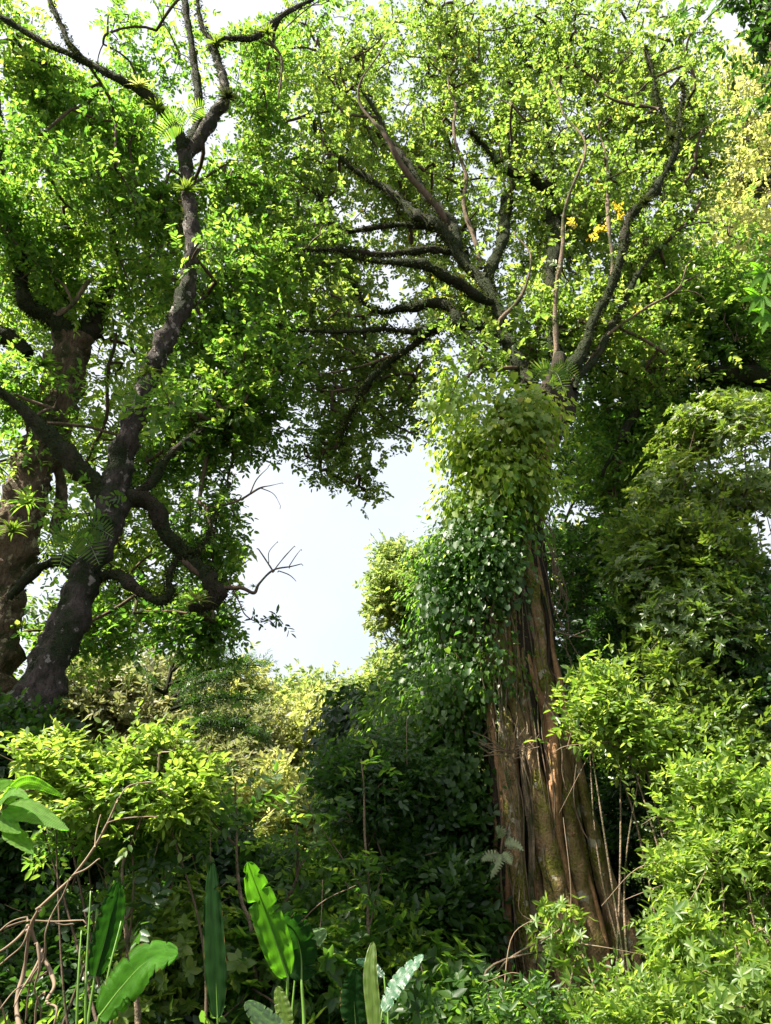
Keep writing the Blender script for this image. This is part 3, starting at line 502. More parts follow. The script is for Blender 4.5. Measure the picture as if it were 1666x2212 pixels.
# ------------------------------------------------------------------ trees and vine covered masses in the middle distance
FT = 'broadleaf trees on the far slope'
def stem(px, py, D, w, top, lean=0): return [(px-lean, py, D, w), (px, (py+top)/2, D, w*.8), (px+lean, top, D, w*.4)]
far = [
 ('round_tree', 'broad domed green tree on the skyline under the open sky', 650, 1530, 34, [(650, 1530, 70, 46, 34, 2), (705, 1512, 50, 34, 35, 2), (608, 1526, 40, 36, 34, 2), (650, 1590, 90, 60, 33, 2)], 520, 'slope'),
 ('round_tree', 'domed green tree beside the dark vine draped mound, on the skyline', 775, 1535, 36, [(778, 1530, 52, 40, 36, 2), (820, 1522, 32, 28, 36, 2), (770, 1580, 60, 60, 36, 2)], 330, 'slope'),
 ('slender_tree', 'small yellowish tree on the skyline beside the dark conifer', 520, 1500, 30, [(520, 1480, 38, 40, 30, 1.2), (530, 1530, 36, 34, 30, 1.2), (500, 1500, 30, 30, 30, 1)], 200, 'lime'),
 ('sunlit_tree', 'brilliant yellow green tree below the skyline, brightest patch of the slope', 650, 1620, 25, [(640, 1600, 60, 50, 25, 1.6), (680, 1560, 40, 35, 25.5, 1.4), (600, 1640, 55, 35, 25, 1.4), (670, 1650, 60, 40, 24.5, 1.4)], 420, 'lime'),  # no blossom: lime leaf colour carries the strong sun on these two trees
 ('sunlit_tree', 'sunlit yellow green shrubby tree behind the saplings, low on the slope', 600, 1780, 19, [(600, 1740, 80, 55, 19, 1.3), (650, 1800, 80, 50, 18.6, 1.3), (560, 1800, 60, 50, 19, 1.3), (700, 1760, 50, 40, 18.4, 1)], 420, 'lime'),
 ('grey_tree', 'dusty grey green tree behind the dark conifer', 330, 1560, 24, [(330, 1480, 130, 70, 24, 2), (240, 1530, 90, 60, 23.5, 1.6), (420, 1540, 90, 60, 24, 1.6), (330, 1600, 150, 60, 23, 1.6), (430, 1620, 80, 50, 22.5, 1.3)], 700, 'grey'),
 ('grey_tree', 'dusty olive thicket tree between the bright foreground shrub and the yellow slope', 500, 1650, 22, [(500, 1620, 70, 60, 22, 1.4), (540, 1690, 60, 50, 21, 1.3), (470, 1700, 60, 50, 21, 1.3), (560, 1600, 40, 50, 23, 1.3)], 420, 'grey'),
 ('grey_tree', 'shaded brown green thicket under the base of the leaning tree', 180, 1560, 17, [(200, 1500, 80, 70, 17, 1.3), (150, 1590, 90, 70, 16.5, 1.3), (260, 1620, 90, 60, 16.5, 1.2), (90, 1650, 80, 60, 16, 1.2)], 520, 'grey'),
 ('round_tree', 'small bright dome of leaves on the skyline touching the vine wall', 865, 1450, 24, [(868, 1446, 38, 28, 24, 1.2), (850, 1480, 45, 30, 24, 1.2)], 170, 'slope'),
]
for nm, lb, px, py, D, bl, n, lf in far:
    tree(nm, lb, [stem(px, py+90, D, 7, py-20, 3)], bl, n, 5, .34*D/28, 8, .35, .24 if D > 28 else .20, lf, 'pale', group=FT, jit=3, cull=False, thr=-.7, shell=.3, twig=.01)
tree('vine_hung_tree', 'sunlit round headed tree leaning into the sky opening, trailing vines from its rim', [[(935, 1560, 19, 12), (925, 1400, 19, 9), (900, 1320, 19, 7), (880, 1260, 19, 4)], [(915, 1370, 19, 5), (950, 1290, 19, 3)]],
     [(885, 1220, 58, 32, 19, 1.2), (848, 1265, 34, 34, 19, 1), (935, 1232, 45, 42, 19, 1.2), (905, 1315, 45, 22, 19.2, 1), (828, 1320, 10, 30, 19, .4, 1.5), (925, 1390, 34, 60, 19, 1)], 560, 6, .22, 8, .24, .14, 'slope', 'pale', jit=2, thr=-.5, shell=.35, cull=False)
# conifer with flat dark boughs
t = thing('dark_conifer', 'dark feathery conifer with flat drooping boughs against the pale thicket', 'tree', on_ground(330, 1750, 18))
T = Tubes(); limb(T, [(330, 1800, 18, 9), (340, 1600, 18, 7), (370, 1450, 18, 5), (385, 1400, 18, 2)]); T.build('trunk', B['mossy'], t)
for a, b in [((345, 1570), (570, 1590)), ((350, 1540), (550, 1515)), ((355, 1520), (500, 1470)), ((365, 1480), (560, 1440)), ((372, 1450), (470, 1405)), ((345, 1600), (520, 1560)), ((360, 1500), (220, 1470)), ((350, 1550), (200, 1560))]:
    c = [W(a[0]+(b[0]-a[0])*s, a[1]+(b[1]-a[1])*s - 18*math.sin(s*3), 18-1.0*s) for s in (0, .33, .66, 1)]
    T = Tubes(); C = catmull(c, 8); T.add(C, np.linspace(.05, .012, len(C)), 5); T.build('bough', B['mossy'], t)
    P = C[5:]; P = np.repeat(P, 8, 0) + rng.normal(size=(len(P)*8, 3))*np.array([.14, .3, .045]); d = np.tile(nrm(C[-1]-C[0]), (len(P), 1))
    put_leaves('crown', [sprays(P, d, 1, .02, 14, .32, .10, style='needle', cull=False, spread=.5)], G['dark'], t, wr=.16)

# vine curtains: shells of overlapping heart shaped leaves on rounded masses
def curtain(name, label, cat, blobs, n, k, ll, leaf, group=None, strands=0, jit=4, wr=.95, shell=.72, cull=True, thr=-.9, dep=.06, fr=1.2, lump=.2):
    c0 = blobs[-1]; base = on_ground(c0[0], c0[1], c0[4]); t = thing(name, label, cat, base, group)
    nd, od = blob_nodes(blobs, n, thr, fr=fr, shell=shell, lump=lump); fz = od[:, 1] < .45; nd = nd[fz]; od = od[fz]
    put_leaves('foliage', [sprays(nd, od, 1, .16, k, dep, ll, style='ivy', cull=cull, out=od, jit=jit)], G[leaf], t, wr=wr, tmpl=T_WIDE, droop=.2)
    T = Tubes(); m = len(nd)
    for i in rng.choice(m, min(m, 60+strands), replace=False):
        L = rng.uniform(.5, 1.6); p = nd[i]; q = [p + np.array([rng.normal()*.08, rng.normal()*.06, -L*s]) for s in (0, .3, .6, 1)]
        T.add(catmull(q, 4), .006, 4, cap=False)
    T.build('vine_stem', B['twig'], t); return t
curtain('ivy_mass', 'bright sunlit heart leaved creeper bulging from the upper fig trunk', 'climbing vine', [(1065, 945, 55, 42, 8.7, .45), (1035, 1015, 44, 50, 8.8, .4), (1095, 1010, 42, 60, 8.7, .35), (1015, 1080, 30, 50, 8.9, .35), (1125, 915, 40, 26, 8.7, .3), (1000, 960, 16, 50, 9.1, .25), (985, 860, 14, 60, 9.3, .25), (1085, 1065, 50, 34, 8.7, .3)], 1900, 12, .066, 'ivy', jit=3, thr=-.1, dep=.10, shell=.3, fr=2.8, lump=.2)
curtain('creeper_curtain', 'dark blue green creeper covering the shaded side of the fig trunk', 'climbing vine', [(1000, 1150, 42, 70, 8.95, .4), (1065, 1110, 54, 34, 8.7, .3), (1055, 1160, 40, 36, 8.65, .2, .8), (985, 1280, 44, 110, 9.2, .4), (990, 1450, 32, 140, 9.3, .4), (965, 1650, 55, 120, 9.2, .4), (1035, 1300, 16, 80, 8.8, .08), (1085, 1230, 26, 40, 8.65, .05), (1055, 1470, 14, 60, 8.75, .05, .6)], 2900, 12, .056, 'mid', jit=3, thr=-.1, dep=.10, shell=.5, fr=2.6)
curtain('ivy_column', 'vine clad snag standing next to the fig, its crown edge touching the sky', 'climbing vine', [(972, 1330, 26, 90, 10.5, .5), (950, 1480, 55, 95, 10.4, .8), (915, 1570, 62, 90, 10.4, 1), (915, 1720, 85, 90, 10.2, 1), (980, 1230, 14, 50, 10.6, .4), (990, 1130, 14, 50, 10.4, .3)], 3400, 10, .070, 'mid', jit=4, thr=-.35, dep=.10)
curtain('draped_mound', 'round headed stump smothered in dark creeper, a rounded silhouette before the yellow slope', 'vine mound', [(765, 1600, 62, 64, 14, 1), (765, 1655, 52, 60, 14, .9), (820, 1620, 50, 60, 13.6, .9)], 1600, 9, .10, 'dark', jit=3, thr=-1.2)
curtain('draped_mound', 'creeper covered shoulder of greenery between the dark round mound and the fig', 'vine mound', [(870, 1560, 48, 60, 12.5, 1), (860, 1650, 75, 70, 12, 1), (820, 1730, 80, 55, 11.5, 1)], 1900, 9, .095, 'mid', jit=4, thr=-.5)
t = thing('climbing_shrub', 'large leaved lime shoots growing out of the top of the creeper on the fig', 'plant', W(1080, 940, 8.8)); bp = np.array([W(1090+rng.normal()*30, 900+rng.normal()*20, 8.45) for _ in range(34)])
dr, TT = connect(bp, np.array([W(1085, 960, 8.8), W(1080, 920, 8.6)]), .004); TT.build('twigs', B['twig'], t)
put_leaves('foliage', [sprays(bp, dr, 1, .04, 6, .13, .11, cull=False, upn=1.0)], G['bright'], t, wr=.62)
# the hollow behind the fig: shaded wall of forest
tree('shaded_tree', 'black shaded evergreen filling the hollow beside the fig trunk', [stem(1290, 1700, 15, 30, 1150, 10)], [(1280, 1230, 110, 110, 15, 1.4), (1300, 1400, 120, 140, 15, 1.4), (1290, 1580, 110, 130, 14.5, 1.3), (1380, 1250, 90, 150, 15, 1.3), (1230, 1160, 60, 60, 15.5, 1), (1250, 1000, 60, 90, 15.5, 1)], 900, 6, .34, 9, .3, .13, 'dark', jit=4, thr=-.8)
tree('shaded_tree', 'olive tree whose sunlit tip peeps between the fig and the dark hollow', [stem(1275, 1500, 19, 12, 1150, 5)], [(1275, 1165, 42, 40, 19, 1), (1240, 1190, 40, 30, 19, 1), (1300, 1230, 60, 60, 19, 1)], 200, 6, .3, 8, .3, .16, 'lime', jit=3, thr=-.8)

# ------------------------------------------------------------------ shrub bank at the right of the fig
SB = 'broadleaf shrubs on the bank'
def shrub(name, label, blobs, n, per, k, ll, leaf, D, group=None, style='whorl', jr=.12, wr=.40, sl=.10, thr=-.15, stems=7, bark='pale', cat='shrub', tmpl=T_MED, lean=.4, shell=.35, r=.009, spread=None, upn=1.0, dry=10):
    c = blobs[0]; base = on_ground(c[0], c[1]+c[3], D); C0 = W(c[0], c[1], c[4]); base = np.array([C0[0], C0[1], float(gz(C0[0], C0[1]))]); t = thing(name, label, cat, base, group)
    nd, od = blob_nodes(blobs, n, thr, fr=2.6, shell=shell); T = Tubes(); sk = []
    for i in range(stems):
        b = blobs[i % len(blobs)]; E = W(b[0]+rng.normal()*b[2]*.5, b[1]-rng.random()*b[3]*.5, b[4]+rng.normal()*b[5]*.3)
        S = base + np.array([rng.normal()*.25, rng.normal()*.25, -.15]); M = (S+E)/2 + rng.normal(size=3)*.18; c3 = catmull([S, M, E], 8); T.add(c3, np.linspace(r*1.6, r*.6, len(c3)), 6, .05); sk.append(c3)
    T.build('stems', B[bark], t); dr, TT = connect(nd, np.vstack(sk), .0035, kink=.08); TT.build('twigs', B['twig'], t)
    d = nrm(od*.8 + dr*.4 + np.array([0, 0, .5]))
    if dry:
        TD = Tubes()
        for i in range(dry):
            p = nd[rng.integers(len(nd))]; v = nrm(rng.normal(size=3)*np.array([1, .6, 1.2])); L = rng.uniform(.3, 1.0)
            TD.add(catmull([p, p+v*L*.5+rng.normal(size=3)*.06, p+v*L+np.array([0, 0, -.1])+rng.normal(size=3)*.08], 5), np.linspace(.0055, .002, 11), 4, cap=False)
        TD.build('dry_twigs', M_dead, t)
    put_leaves('foliage', [sprays(nd, d if style in ('whorl',) else nrm(dr+od*.5), per, jr, k, sl, ll, style=style, cull=False, spread=spread or (.55 if style == 'whorl' else .7), upn=upn, out=od, lean=lean)], G[leaf], t, wr=wr, tmpl=tmpl)
    return t
shr = [
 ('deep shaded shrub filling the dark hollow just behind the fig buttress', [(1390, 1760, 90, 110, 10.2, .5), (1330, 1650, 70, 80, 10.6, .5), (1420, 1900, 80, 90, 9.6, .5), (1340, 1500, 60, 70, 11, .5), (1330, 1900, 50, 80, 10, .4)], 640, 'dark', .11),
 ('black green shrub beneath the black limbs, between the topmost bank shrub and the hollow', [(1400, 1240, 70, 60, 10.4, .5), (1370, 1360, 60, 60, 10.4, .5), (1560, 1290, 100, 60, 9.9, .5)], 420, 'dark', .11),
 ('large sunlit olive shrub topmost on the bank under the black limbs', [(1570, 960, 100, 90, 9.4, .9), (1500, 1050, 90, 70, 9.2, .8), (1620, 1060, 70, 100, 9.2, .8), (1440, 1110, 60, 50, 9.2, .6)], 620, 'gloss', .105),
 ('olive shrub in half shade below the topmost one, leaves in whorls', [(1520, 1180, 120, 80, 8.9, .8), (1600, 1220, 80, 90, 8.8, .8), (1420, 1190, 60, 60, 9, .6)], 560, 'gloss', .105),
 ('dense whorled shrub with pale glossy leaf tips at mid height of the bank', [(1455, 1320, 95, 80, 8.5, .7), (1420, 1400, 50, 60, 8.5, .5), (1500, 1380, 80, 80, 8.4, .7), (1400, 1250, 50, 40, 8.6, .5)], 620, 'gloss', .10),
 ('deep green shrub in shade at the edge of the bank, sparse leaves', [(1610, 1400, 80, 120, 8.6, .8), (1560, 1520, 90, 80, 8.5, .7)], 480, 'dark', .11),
 ('horizontal layered shrub reaching toward the fig trunk with lit shoots', [(1330, 1490, 60, 18, 7.6, .3), (1265, 1525, 40, 10, 7.6, .2), (1370, 1530, 60, 16, 7.6, .3), (1320, 1600, 60, 14, 7.6, .3), (1380, 1600, 40, 20, 7.6, .3)], 150, 'bright', .10),
 ('glossy mid green shrub below the whorled one, with dark gaps', [(1480, 1560, 85, 80, 8.2, .6), (1430, 1470, 40, 50, 8.2, .4), (1500, 1650, 80, 60, 7.8, .6)], 520, 'gloss', .10),
 ('big yellow green sunlit shrub low on the bank', [(1600, 1720, 80, 60, 6.9, .5), (1630, 1800, 60, 70, 6.7, .5), (1530, 1770, 45, 46, 7, .4)], 330, 'bright', .095),
 ('airy pale shrub behind the lowest bank plants', [(1490, 1700, 46, 46, 8, .4), (1460, 1640, 26, 22, 8, .3), (1500, 1810, 36, 46, 7.8, .4)], 200, 'gloss', .09),
]
for lb, bl, n, lf, ll in shr: shrub('bank_shrub', lb, bl, int(n*1.5), 3, 7, ll*(.88 if lf == 'dark' or n != 620 else .82), lf, bl[0][4], SB, thr=.12, jr=.13, sl=.10 if n == 620 else .18, style='whorl' if n == 620 else 'alt')
SP = 'tall leafy stems at the foot of the bank'
for lb, bl, n, lf in [
 ('willowy plant with narrow lime leaves beside the sunlit fig root', [(1520, 1910, 34, 60, 6.9, .3), (1475, 1880, 18, 30, 6.9, .2)], 100, 'bright'),
 ('willowy plant with lime leaves and bare yellow stems, tallest at the bank foot', [(1590, 1900, 46, 66, 6.4, .35), (1640, 1960, 40, 60, 6.3, .35)], 170, 'bright'),
 ('low willowy plant with dense lime leaves at the corner of the bank', [(1600, 2090, 70, 80, 5.9, .4), (1530, 2060, 60, 60, 6, .4)], 260, 'bright'),
 ('bushy lime plant crowding the foot of the fig', [(1490, 2090, 42, 50, 6.3, .35), (1455, 2040, 20, 30, 6.4, .3)], 120, 'bright'),
 ('short bright herb in front of the fig buttress', [(1330, 2205, 50, 22, 5.9, .3), (1400, 2180, 40, 30, 5.8, .3)], 100, 'bright'),
 ('leafy sprig standing alone before the fig trunk', [(1225, 2010, 30, 12, 6.4, .15), (1245, 2040, 16, 20, 6.4, .12)], 30, 'bright'),
 ('small leafy herb at the base of the dark fig roots', [(1170, 2205, 50, 20, 6, .3), (1100, 2205, 40, 20, 6, .3)], 60, 'mid')]:
    shrub('leafy_plant', lb, bl, int(n*1.5), 2, 8 if n%3 else 7, .08, lf, bl[0][4], SP, style='whorl' if n in (190, 260, 30) else 'alt', jr=.10, wr=.32, sl=.07 if n in (190, 260, 30) else .16, thr=-.05, dry=3, stems=9, r=.009, lean=.2, shell=.15, bark='pale', cat='plant')

# ------------------------------------------------------------------ understory in the middle and left
US = 'shaded understory bushes'
for nm, lb, bl, n, lf, ll, st in [
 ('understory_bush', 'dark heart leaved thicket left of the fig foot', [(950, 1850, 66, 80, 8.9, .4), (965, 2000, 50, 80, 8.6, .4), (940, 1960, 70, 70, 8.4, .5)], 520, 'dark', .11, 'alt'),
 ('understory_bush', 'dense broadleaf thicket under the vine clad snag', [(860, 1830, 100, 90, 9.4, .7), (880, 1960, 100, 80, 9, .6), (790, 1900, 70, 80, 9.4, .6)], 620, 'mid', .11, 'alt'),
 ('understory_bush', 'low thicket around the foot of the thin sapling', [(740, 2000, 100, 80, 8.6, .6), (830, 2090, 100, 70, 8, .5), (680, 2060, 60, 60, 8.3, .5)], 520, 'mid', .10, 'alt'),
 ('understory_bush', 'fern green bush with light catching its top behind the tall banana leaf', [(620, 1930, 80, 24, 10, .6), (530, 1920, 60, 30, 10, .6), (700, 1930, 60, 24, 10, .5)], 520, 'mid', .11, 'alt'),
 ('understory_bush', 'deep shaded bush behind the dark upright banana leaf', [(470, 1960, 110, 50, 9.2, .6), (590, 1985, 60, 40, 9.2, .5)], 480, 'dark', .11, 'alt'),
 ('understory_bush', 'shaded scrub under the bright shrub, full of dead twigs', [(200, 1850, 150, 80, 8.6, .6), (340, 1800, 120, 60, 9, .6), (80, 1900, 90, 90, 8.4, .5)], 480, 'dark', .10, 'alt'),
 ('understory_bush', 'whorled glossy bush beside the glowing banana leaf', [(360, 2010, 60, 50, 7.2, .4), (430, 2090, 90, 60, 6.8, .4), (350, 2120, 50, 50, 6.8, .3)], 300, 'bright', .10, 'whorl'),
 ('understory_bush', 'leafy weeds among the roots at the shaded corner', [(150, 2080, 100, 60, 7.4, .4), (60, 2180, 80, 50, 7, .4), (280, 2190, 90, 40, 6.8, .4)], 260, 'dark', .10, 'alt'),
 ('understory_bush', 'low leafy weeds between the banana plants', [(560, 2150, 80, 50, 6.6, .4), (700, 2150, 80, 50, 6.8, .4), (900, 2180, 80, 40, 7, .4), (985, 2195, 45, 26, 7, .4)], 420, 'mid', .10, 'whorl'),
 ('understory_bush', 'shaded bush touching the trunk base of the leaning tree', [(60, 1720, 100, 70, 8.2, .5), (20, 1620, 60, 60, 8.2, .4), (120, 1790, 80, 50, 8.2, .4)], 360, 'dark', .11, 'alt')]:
    shrub(nm, lb, bl, n, 4, 8, ll, lf, bl[0][4], US, style=st, jr=.16, wr=.5, sl=.24 if st == 'alt' else .08, thr=-.25, stems=9, bark='twig', shell=.1)
# the bright shrub in front, flat layered shoots
shrub('layered_shrub', 'sunlit shrub of flat layered shoots with pointed lime leaves before the leaning tree', [(300, 1665, 150, 16, 6.2, .5), (110, 1625, 60, 16, 6.2, .4), (420, 1705, 90, 18, 6.2, .4), (200, 1700, 110, 14, 6.2, .4), (330, 1612, 70, 14, 6.3, .3), (90, 1680, 60, 12, 6.2, .3), (340, 1745, 90, 12, 6.2, .3)], 420, 2, 8, .078, 'bright', 6, style='alt', jr=.05, wr=.46, sl=.17, thr=-.6, stems=6, bark='twig', shell=.1, lean=0, r=.008, spread=.45, upn=2.2)
shrub('layered_shrub', 'dim shrub of drooping shoots hanging behind the lime one', [(330, 1775, 90, 26, 6.8, .5), (210, 1780, 100, 26, 6.8, .5), (450, 1745, 36, 20, 7, .3)], 240, 2, 8, .085, 'mid', 6.8, style='alt', jr=.10, wr=.45, sl=.2, thr=-.9, stems=6, bark='twig', shell=.1, lean=0)
shrub('dark_shrub', 'compound leaved sapling crown before the dark draped mound', [(800, 1680, 80, 36, 8.5, .5), (750, 1665, 50, 22, 8.5, .4), (860, 1650, 50, 36, 8.6, .4), (760, 1740, 50, 30, 8.4, .4)], 260, 3, 8, .09, 'dark', 8.5, style='alt', jr=.10, wr=.42, sl=.22, thr=-.9, stems=4, bark='twig', shell=.1, lean=0)

# unseen tree added at the side so that its canopy shades the understory
tree('added_shade_tree', 'added tree out of view, its canopy placed to shade the understory', [[(-900, 2100, 7.5, 60), (-850, 1200, 7.5, 52), (-800, 600, 7.5, 46), (-760, 200, 7.5, 30), (-700, 0, 7.5, 16)]],
     [(-330, -80, 110, 120, 6.2, 1.3), (-560, -60, 150, 130, 6.2, 1.4), (-800, -60, 160, 140, 6.3, 1.4), (-1000, 60, 170, 150, 6.6, 1.4), (200, -420, 130, 90, 6.0, 1.0, .5), (480, -440, 110, 80, 6.0, .9, .5)], 760, 6, .45, 8, .35, .17, 'mid', cull=False, thr=0)
# ground cover and the far wood
def ground_cover():
    n = 9000; x = rng.uniform(-9, 11, n); y = rng.uniform(5.2, 20, n); P = np.stack([x, y, gz(x, y)+rng.random(n)*.35], 1)
    a = sprays(P, nrm(rng.normal(size=(n, 3))+np.array([0, 0, .8])), 1, .05, 8, .2, .10, cull=False)
    V, f, t = leaves(*a, .45); o = mesh_obj('ground_cover', V, [f], G['mid'], tint=t, loc=(0, 10, 0)); tag(o, 'low leafy ground cover over the forest floor', 'ground cover', kind='stuff')
    n = 26000; x = rng.uniform(-60, 60, n); y = rng.uniform(44, 75, n); h = 3.6+1.4*noise(np.stack([x, y, x*0], 1), .35)
    P = np.stack([x, y, gz(x, y)+h*(rng.random(n)**.5)], 1); n = len(P)
    a = sprays(P, nrm(rng.normal(size=(n, 3))+np.array([0, 0, .8])), 1, .2, 7, .6, .36, cull=False)
    V, f, t = leaves(*a, .5); o = mesh_obj('far_woods', V, [f], G['slope'], tint=t, loc=(0, 60, 0)); tag(o, 'continuous woodland on the slope beyond', 'woodland', kind='stuff')
ground_cover()

# ------------------------------------------------------------------ broad leaves
def big_mat(name, base, trans, tmix, rough=.35, stripes=60, spec=.5):
    m = bpy.data.materials.new(name); t, p, out = nodes(m); N = t.nodes.new; L = t.links.new
    uv = N('ShaderNodeUVMap'); uv.uv_map = 'UVMap'; w = N('ShaderNodeTexWave'); w.bands_direction = 'X'; w.inputs['Scale'].default_value = stripes; w.inputs['Distortion'].default_value = 1.2; w.inputs['Detail'].default_value = 1
    L(uv.outputs[0], w.inputs['Vector']); no = N('ShaderNodeTexNoise'); no.inputs['Scale'].default_value = 7; no.inputs['Detail'].default_value = 5; L(uv.outputs[0], no.inputs['Vector'])
    def mixed(c):
        a = N('ShaderNodeValToRGB'); a.color_ramp.elements[0].color = (*[x*.55 for x in c], 1); a.color_ramp.elements[1].color = (*[min(1, x*1.35) for x in c], 1)
        a.color_ramp.elements[0].position = .25; a.color_ramp.elements[1].position = .75
        ad = N('ShaderNodeMath'); ad.operation = 'MULTIPLY_ADD'; ad.inputs[1].default_value = .22; L(w.outputs['Fac'], ad.inputs[0]); L(no.outputs['Fac'], ad.inputs[2]); L(ad.outputs[0], a.inputs[0]); return a
    sx = N('ShaderNodeSeparateXYZ'); L(uv.outputs[0], sx.inputs[0]); ab = N('ShaderNodeMath'); ab.operation = 'ABSOLUTE'; L(sx.outputs[1], ab.inputs[0])
    n2 = N('ShaderNodeTexNoise'); n2.inputs['Scale'].default_value = 14; n2.inputs['Detail'].default_value = 4; L(uv.outputs[0], n2.inputs['Vector'])
    sm = N('ShaderNodeMath'); sm.operation = 'MULTIPLY_ADD'; sm.inputs[1].default_value = .30; L(n2.outputs['Fac'], sm.inputs[0]); L(ab.outputs[0], sm.inputs[2])
    er = N('ShaderNodeMapRange'); er.inputs['From Min'].default_value = .645; er.inputs['From Max'].default_value = .67; L(sm.outputs[0], er.inputs['Value'])
    eb = N('ShaderNodeMixRGB'); eb.inputs[2].default_value = (.16, .10, .04, 1); L(er.outputs[0], eb.inputs[0]); L(mixed(base).outputs[0], eb.inputs[1])
    L(eb.outputs[0], p.inputs['Base Color']); p.inputs['Roughness'].default_value = rough; p.inputs['Specular IOR Level'].default_value = spec
    b = N('ShaderNodeBump'); b.inputs['Strength'].default_value = .35; b.inputs['Distance'].default_value = .006; L(w.outputs['Fac'], b.inputs['Height']); L(b.outputs[0], p.inputs['Normal'])
    tr = N('ShaderNodeBsdfTranslucent'); L(mixed(trans).outputs[0], tr.inputs[0]); mx = N('ShaderNodeMixShader'); mx.inputs[0].default_value = tmix
    L(p.outputs[0], mx.inputs[1]); L(tr.outputs[0], mx.inputs[2]); L(mx.outputs[0], out.inputs[0]); return m
BL = {'glow': big_mat('banana_leaf_lit', (.045, .15, .010), (.12, .36, .012), .55, .5, 60, .15), 'deep': big_mat('banana_leaf_shaded', (.008, .032, .006), (.03, .12, .008), .35, .6, 60, .06),  # same leaf, brighter colour where sunlit and darker colour where shaded
      'teal': big_mat('banana_leaf_bluish', (.04, .11, .055), (.08, .25, .08), .3, .3), 'yel': big_mat('banana_leaf_yellowish', (.09, .15, .02), (.26, .42, .04), .4),
      'pale': big_mat('banana_leaf_waxy', (.16, .26, .12), (.2, .4, .12), .3, .28), 'broad': big_mat('broad_leaf_lit', (.10, .21, .03), (.22, .55, .02), .65, .55, 12, .25), 'slit': big_mat('slit_leaf', (.20, .24, .12), (.2, .35, .1), .25, .4, 14)}
def big_leaf(parent, pts, hw, mat, twist=0.0, fold=.25, tears=0, notch=0, prof='banana', name='leaf', seed=0, stalk=None, tooth=0.0):
    """pts: (px,py,D) along the midrib from the base to the tip"""
    rg = np.random.default_rng(seed+11); C = catmull([W(*p) for p in pts], 90//len(pts)); n = len(C); s = np.linspace(0, 1, n)
    T = nrm(np.gradient(C, axis=0)); view = nrm(CAM-C.mean(0)); nv = nrm(view + np.array([0, 0, .25])); nn = nrm(nv - (T@nv)[:, None]*T); sd_ = np.cross(T, nn)
    ca, sa = math.cos(twist), math.sin(twist); side = sd_*ca + nn*sa; up = nn*ca - sd_*sa
    half = hw*mpp(*pts[len(pts)//2])
    if prof == 'banana': w = np.clip(np.sin(np.pi*np.clip(s, 0, 1)**.85), 0, 1)**.42
    else: w = np.clip(np.sin(np.pi*s**.62), 0, 1)**.75
    w = w*half; V = []; m = 7; uvs = []
    vs = np.concatenate([-np.linspace(1, 0, m), np.linspace(0, 1, m)[1:]])
    for sg, sl in ((-1, slice(0, m)), (1, slice(m-1, 2*m-1))): pass
    wl = {}
    for sg in (-1, 1):
        k = np.ones(n) + .03*noise(C + sg*3, 4)
        for _ in range(tears):
            c = rg.uniform(.12, .95); d = rg.uniform(.2, .85); b = rg.uniform(.003, .009); k = k*(1 - d*np.exp(-((s-c)/b)**2))
        if tooth: k = k*(1 - tooth*np.clip(np.sin(s*2*np.pi*9)*2.2, 0, 1))
        wl[sg] = w*k
    droop = rg.uniform(-.1, .25)
    for v in vs:
        sg = -1 if v < 0 else 1; a = abs(v); ww = wl[sg]*a
        rip = .03*half*np.sin(s*46+sg)*a + .05*half*noise(C*1.0+v, 7)*a
        V.append(C + side*(ww*sg*(1-.10*a))[:, None] + up*(ww*fold*(1-a*(1+droop)) + rip)[:, None]); uvs.append(np.stack([s, np.full(n, v)*.5], 1))
    V = np.stack(V, 1); nc = len(vs); idx = np.arange(n*nc).reshape(n, nc); Q = np.stack([idx[:-1, :-1], idx[:-1, 1:], idx[1:, 1:], idx[1:, :-1]], -1).reshape(-1, 4)
    o = mesh_obj(name, V.reshape(-1, 3), [Q], BL[mat], parent, smoothed=True); UV = np.stack(uvs, 1).reshape(-1, 2)
    l = o.data.uv_layers.new(name='UVMap'); l.data.foreach_set('uv', UV[Q.ravel()].astype(np.float32).ravel())
    TT = Tubes(); CC = C - up*.004; r0 = max(.004, half*.06)
    if stalk is not None:
        S = np.vstack([catmull([np.array(stalk)] + [C[0] + (np.array(stalk)-C[0])*.4 + rg.normal(size=3)*.02, C[0]], 8), CC[1:]])
        TT.add(S, np.concatenate([np.linspace(r0*2.2, r0*1.2, len(S)-len(CC)+1), np.linspace(r0*1.2, r0*.2, len(CC)-1)]), 6)
    else: TT.add(CC, np.linspace(r0*1.2, r0*.2, n), 6)
    mo = TT.build('midrib', M_stalk, parent); mo.parent = o; mo.location = (0, 0, 0); return o

BG = 'banana plants along the path edge'
b = on_ground(190, 2400, 5.2); t = thing('banana_plant', 'banana plant with one glowing backlit leaf bent sideways, beside the tangled roots', 'plant', b, BG)
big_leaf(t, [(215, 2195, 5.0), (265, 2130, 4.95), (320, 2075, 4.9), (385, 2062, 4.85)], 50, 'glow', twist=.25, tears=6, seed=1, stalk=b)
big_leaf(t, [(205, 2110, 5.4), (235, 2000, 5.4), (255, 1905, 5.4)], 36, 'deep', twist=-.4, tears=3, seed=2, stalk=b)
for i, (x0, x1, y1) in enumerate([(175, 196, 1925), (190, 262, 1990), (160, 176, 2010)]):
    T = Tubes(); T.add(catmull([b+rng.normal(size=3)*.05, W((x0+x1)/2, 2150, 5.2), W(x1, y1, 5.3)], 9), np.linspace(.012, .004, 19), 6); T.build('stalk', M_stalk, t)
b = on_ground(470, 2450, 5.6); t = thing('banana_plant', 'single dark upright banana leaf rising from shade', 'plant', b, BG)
big_leaf(t, [(470, 2200, 5.6), (466, 2100, 5.6), (460, 1980, 5.6), (458, 1862, 5.6)], 27, 'deep', twist=.35, seed=3, stalk=b, tears=1)
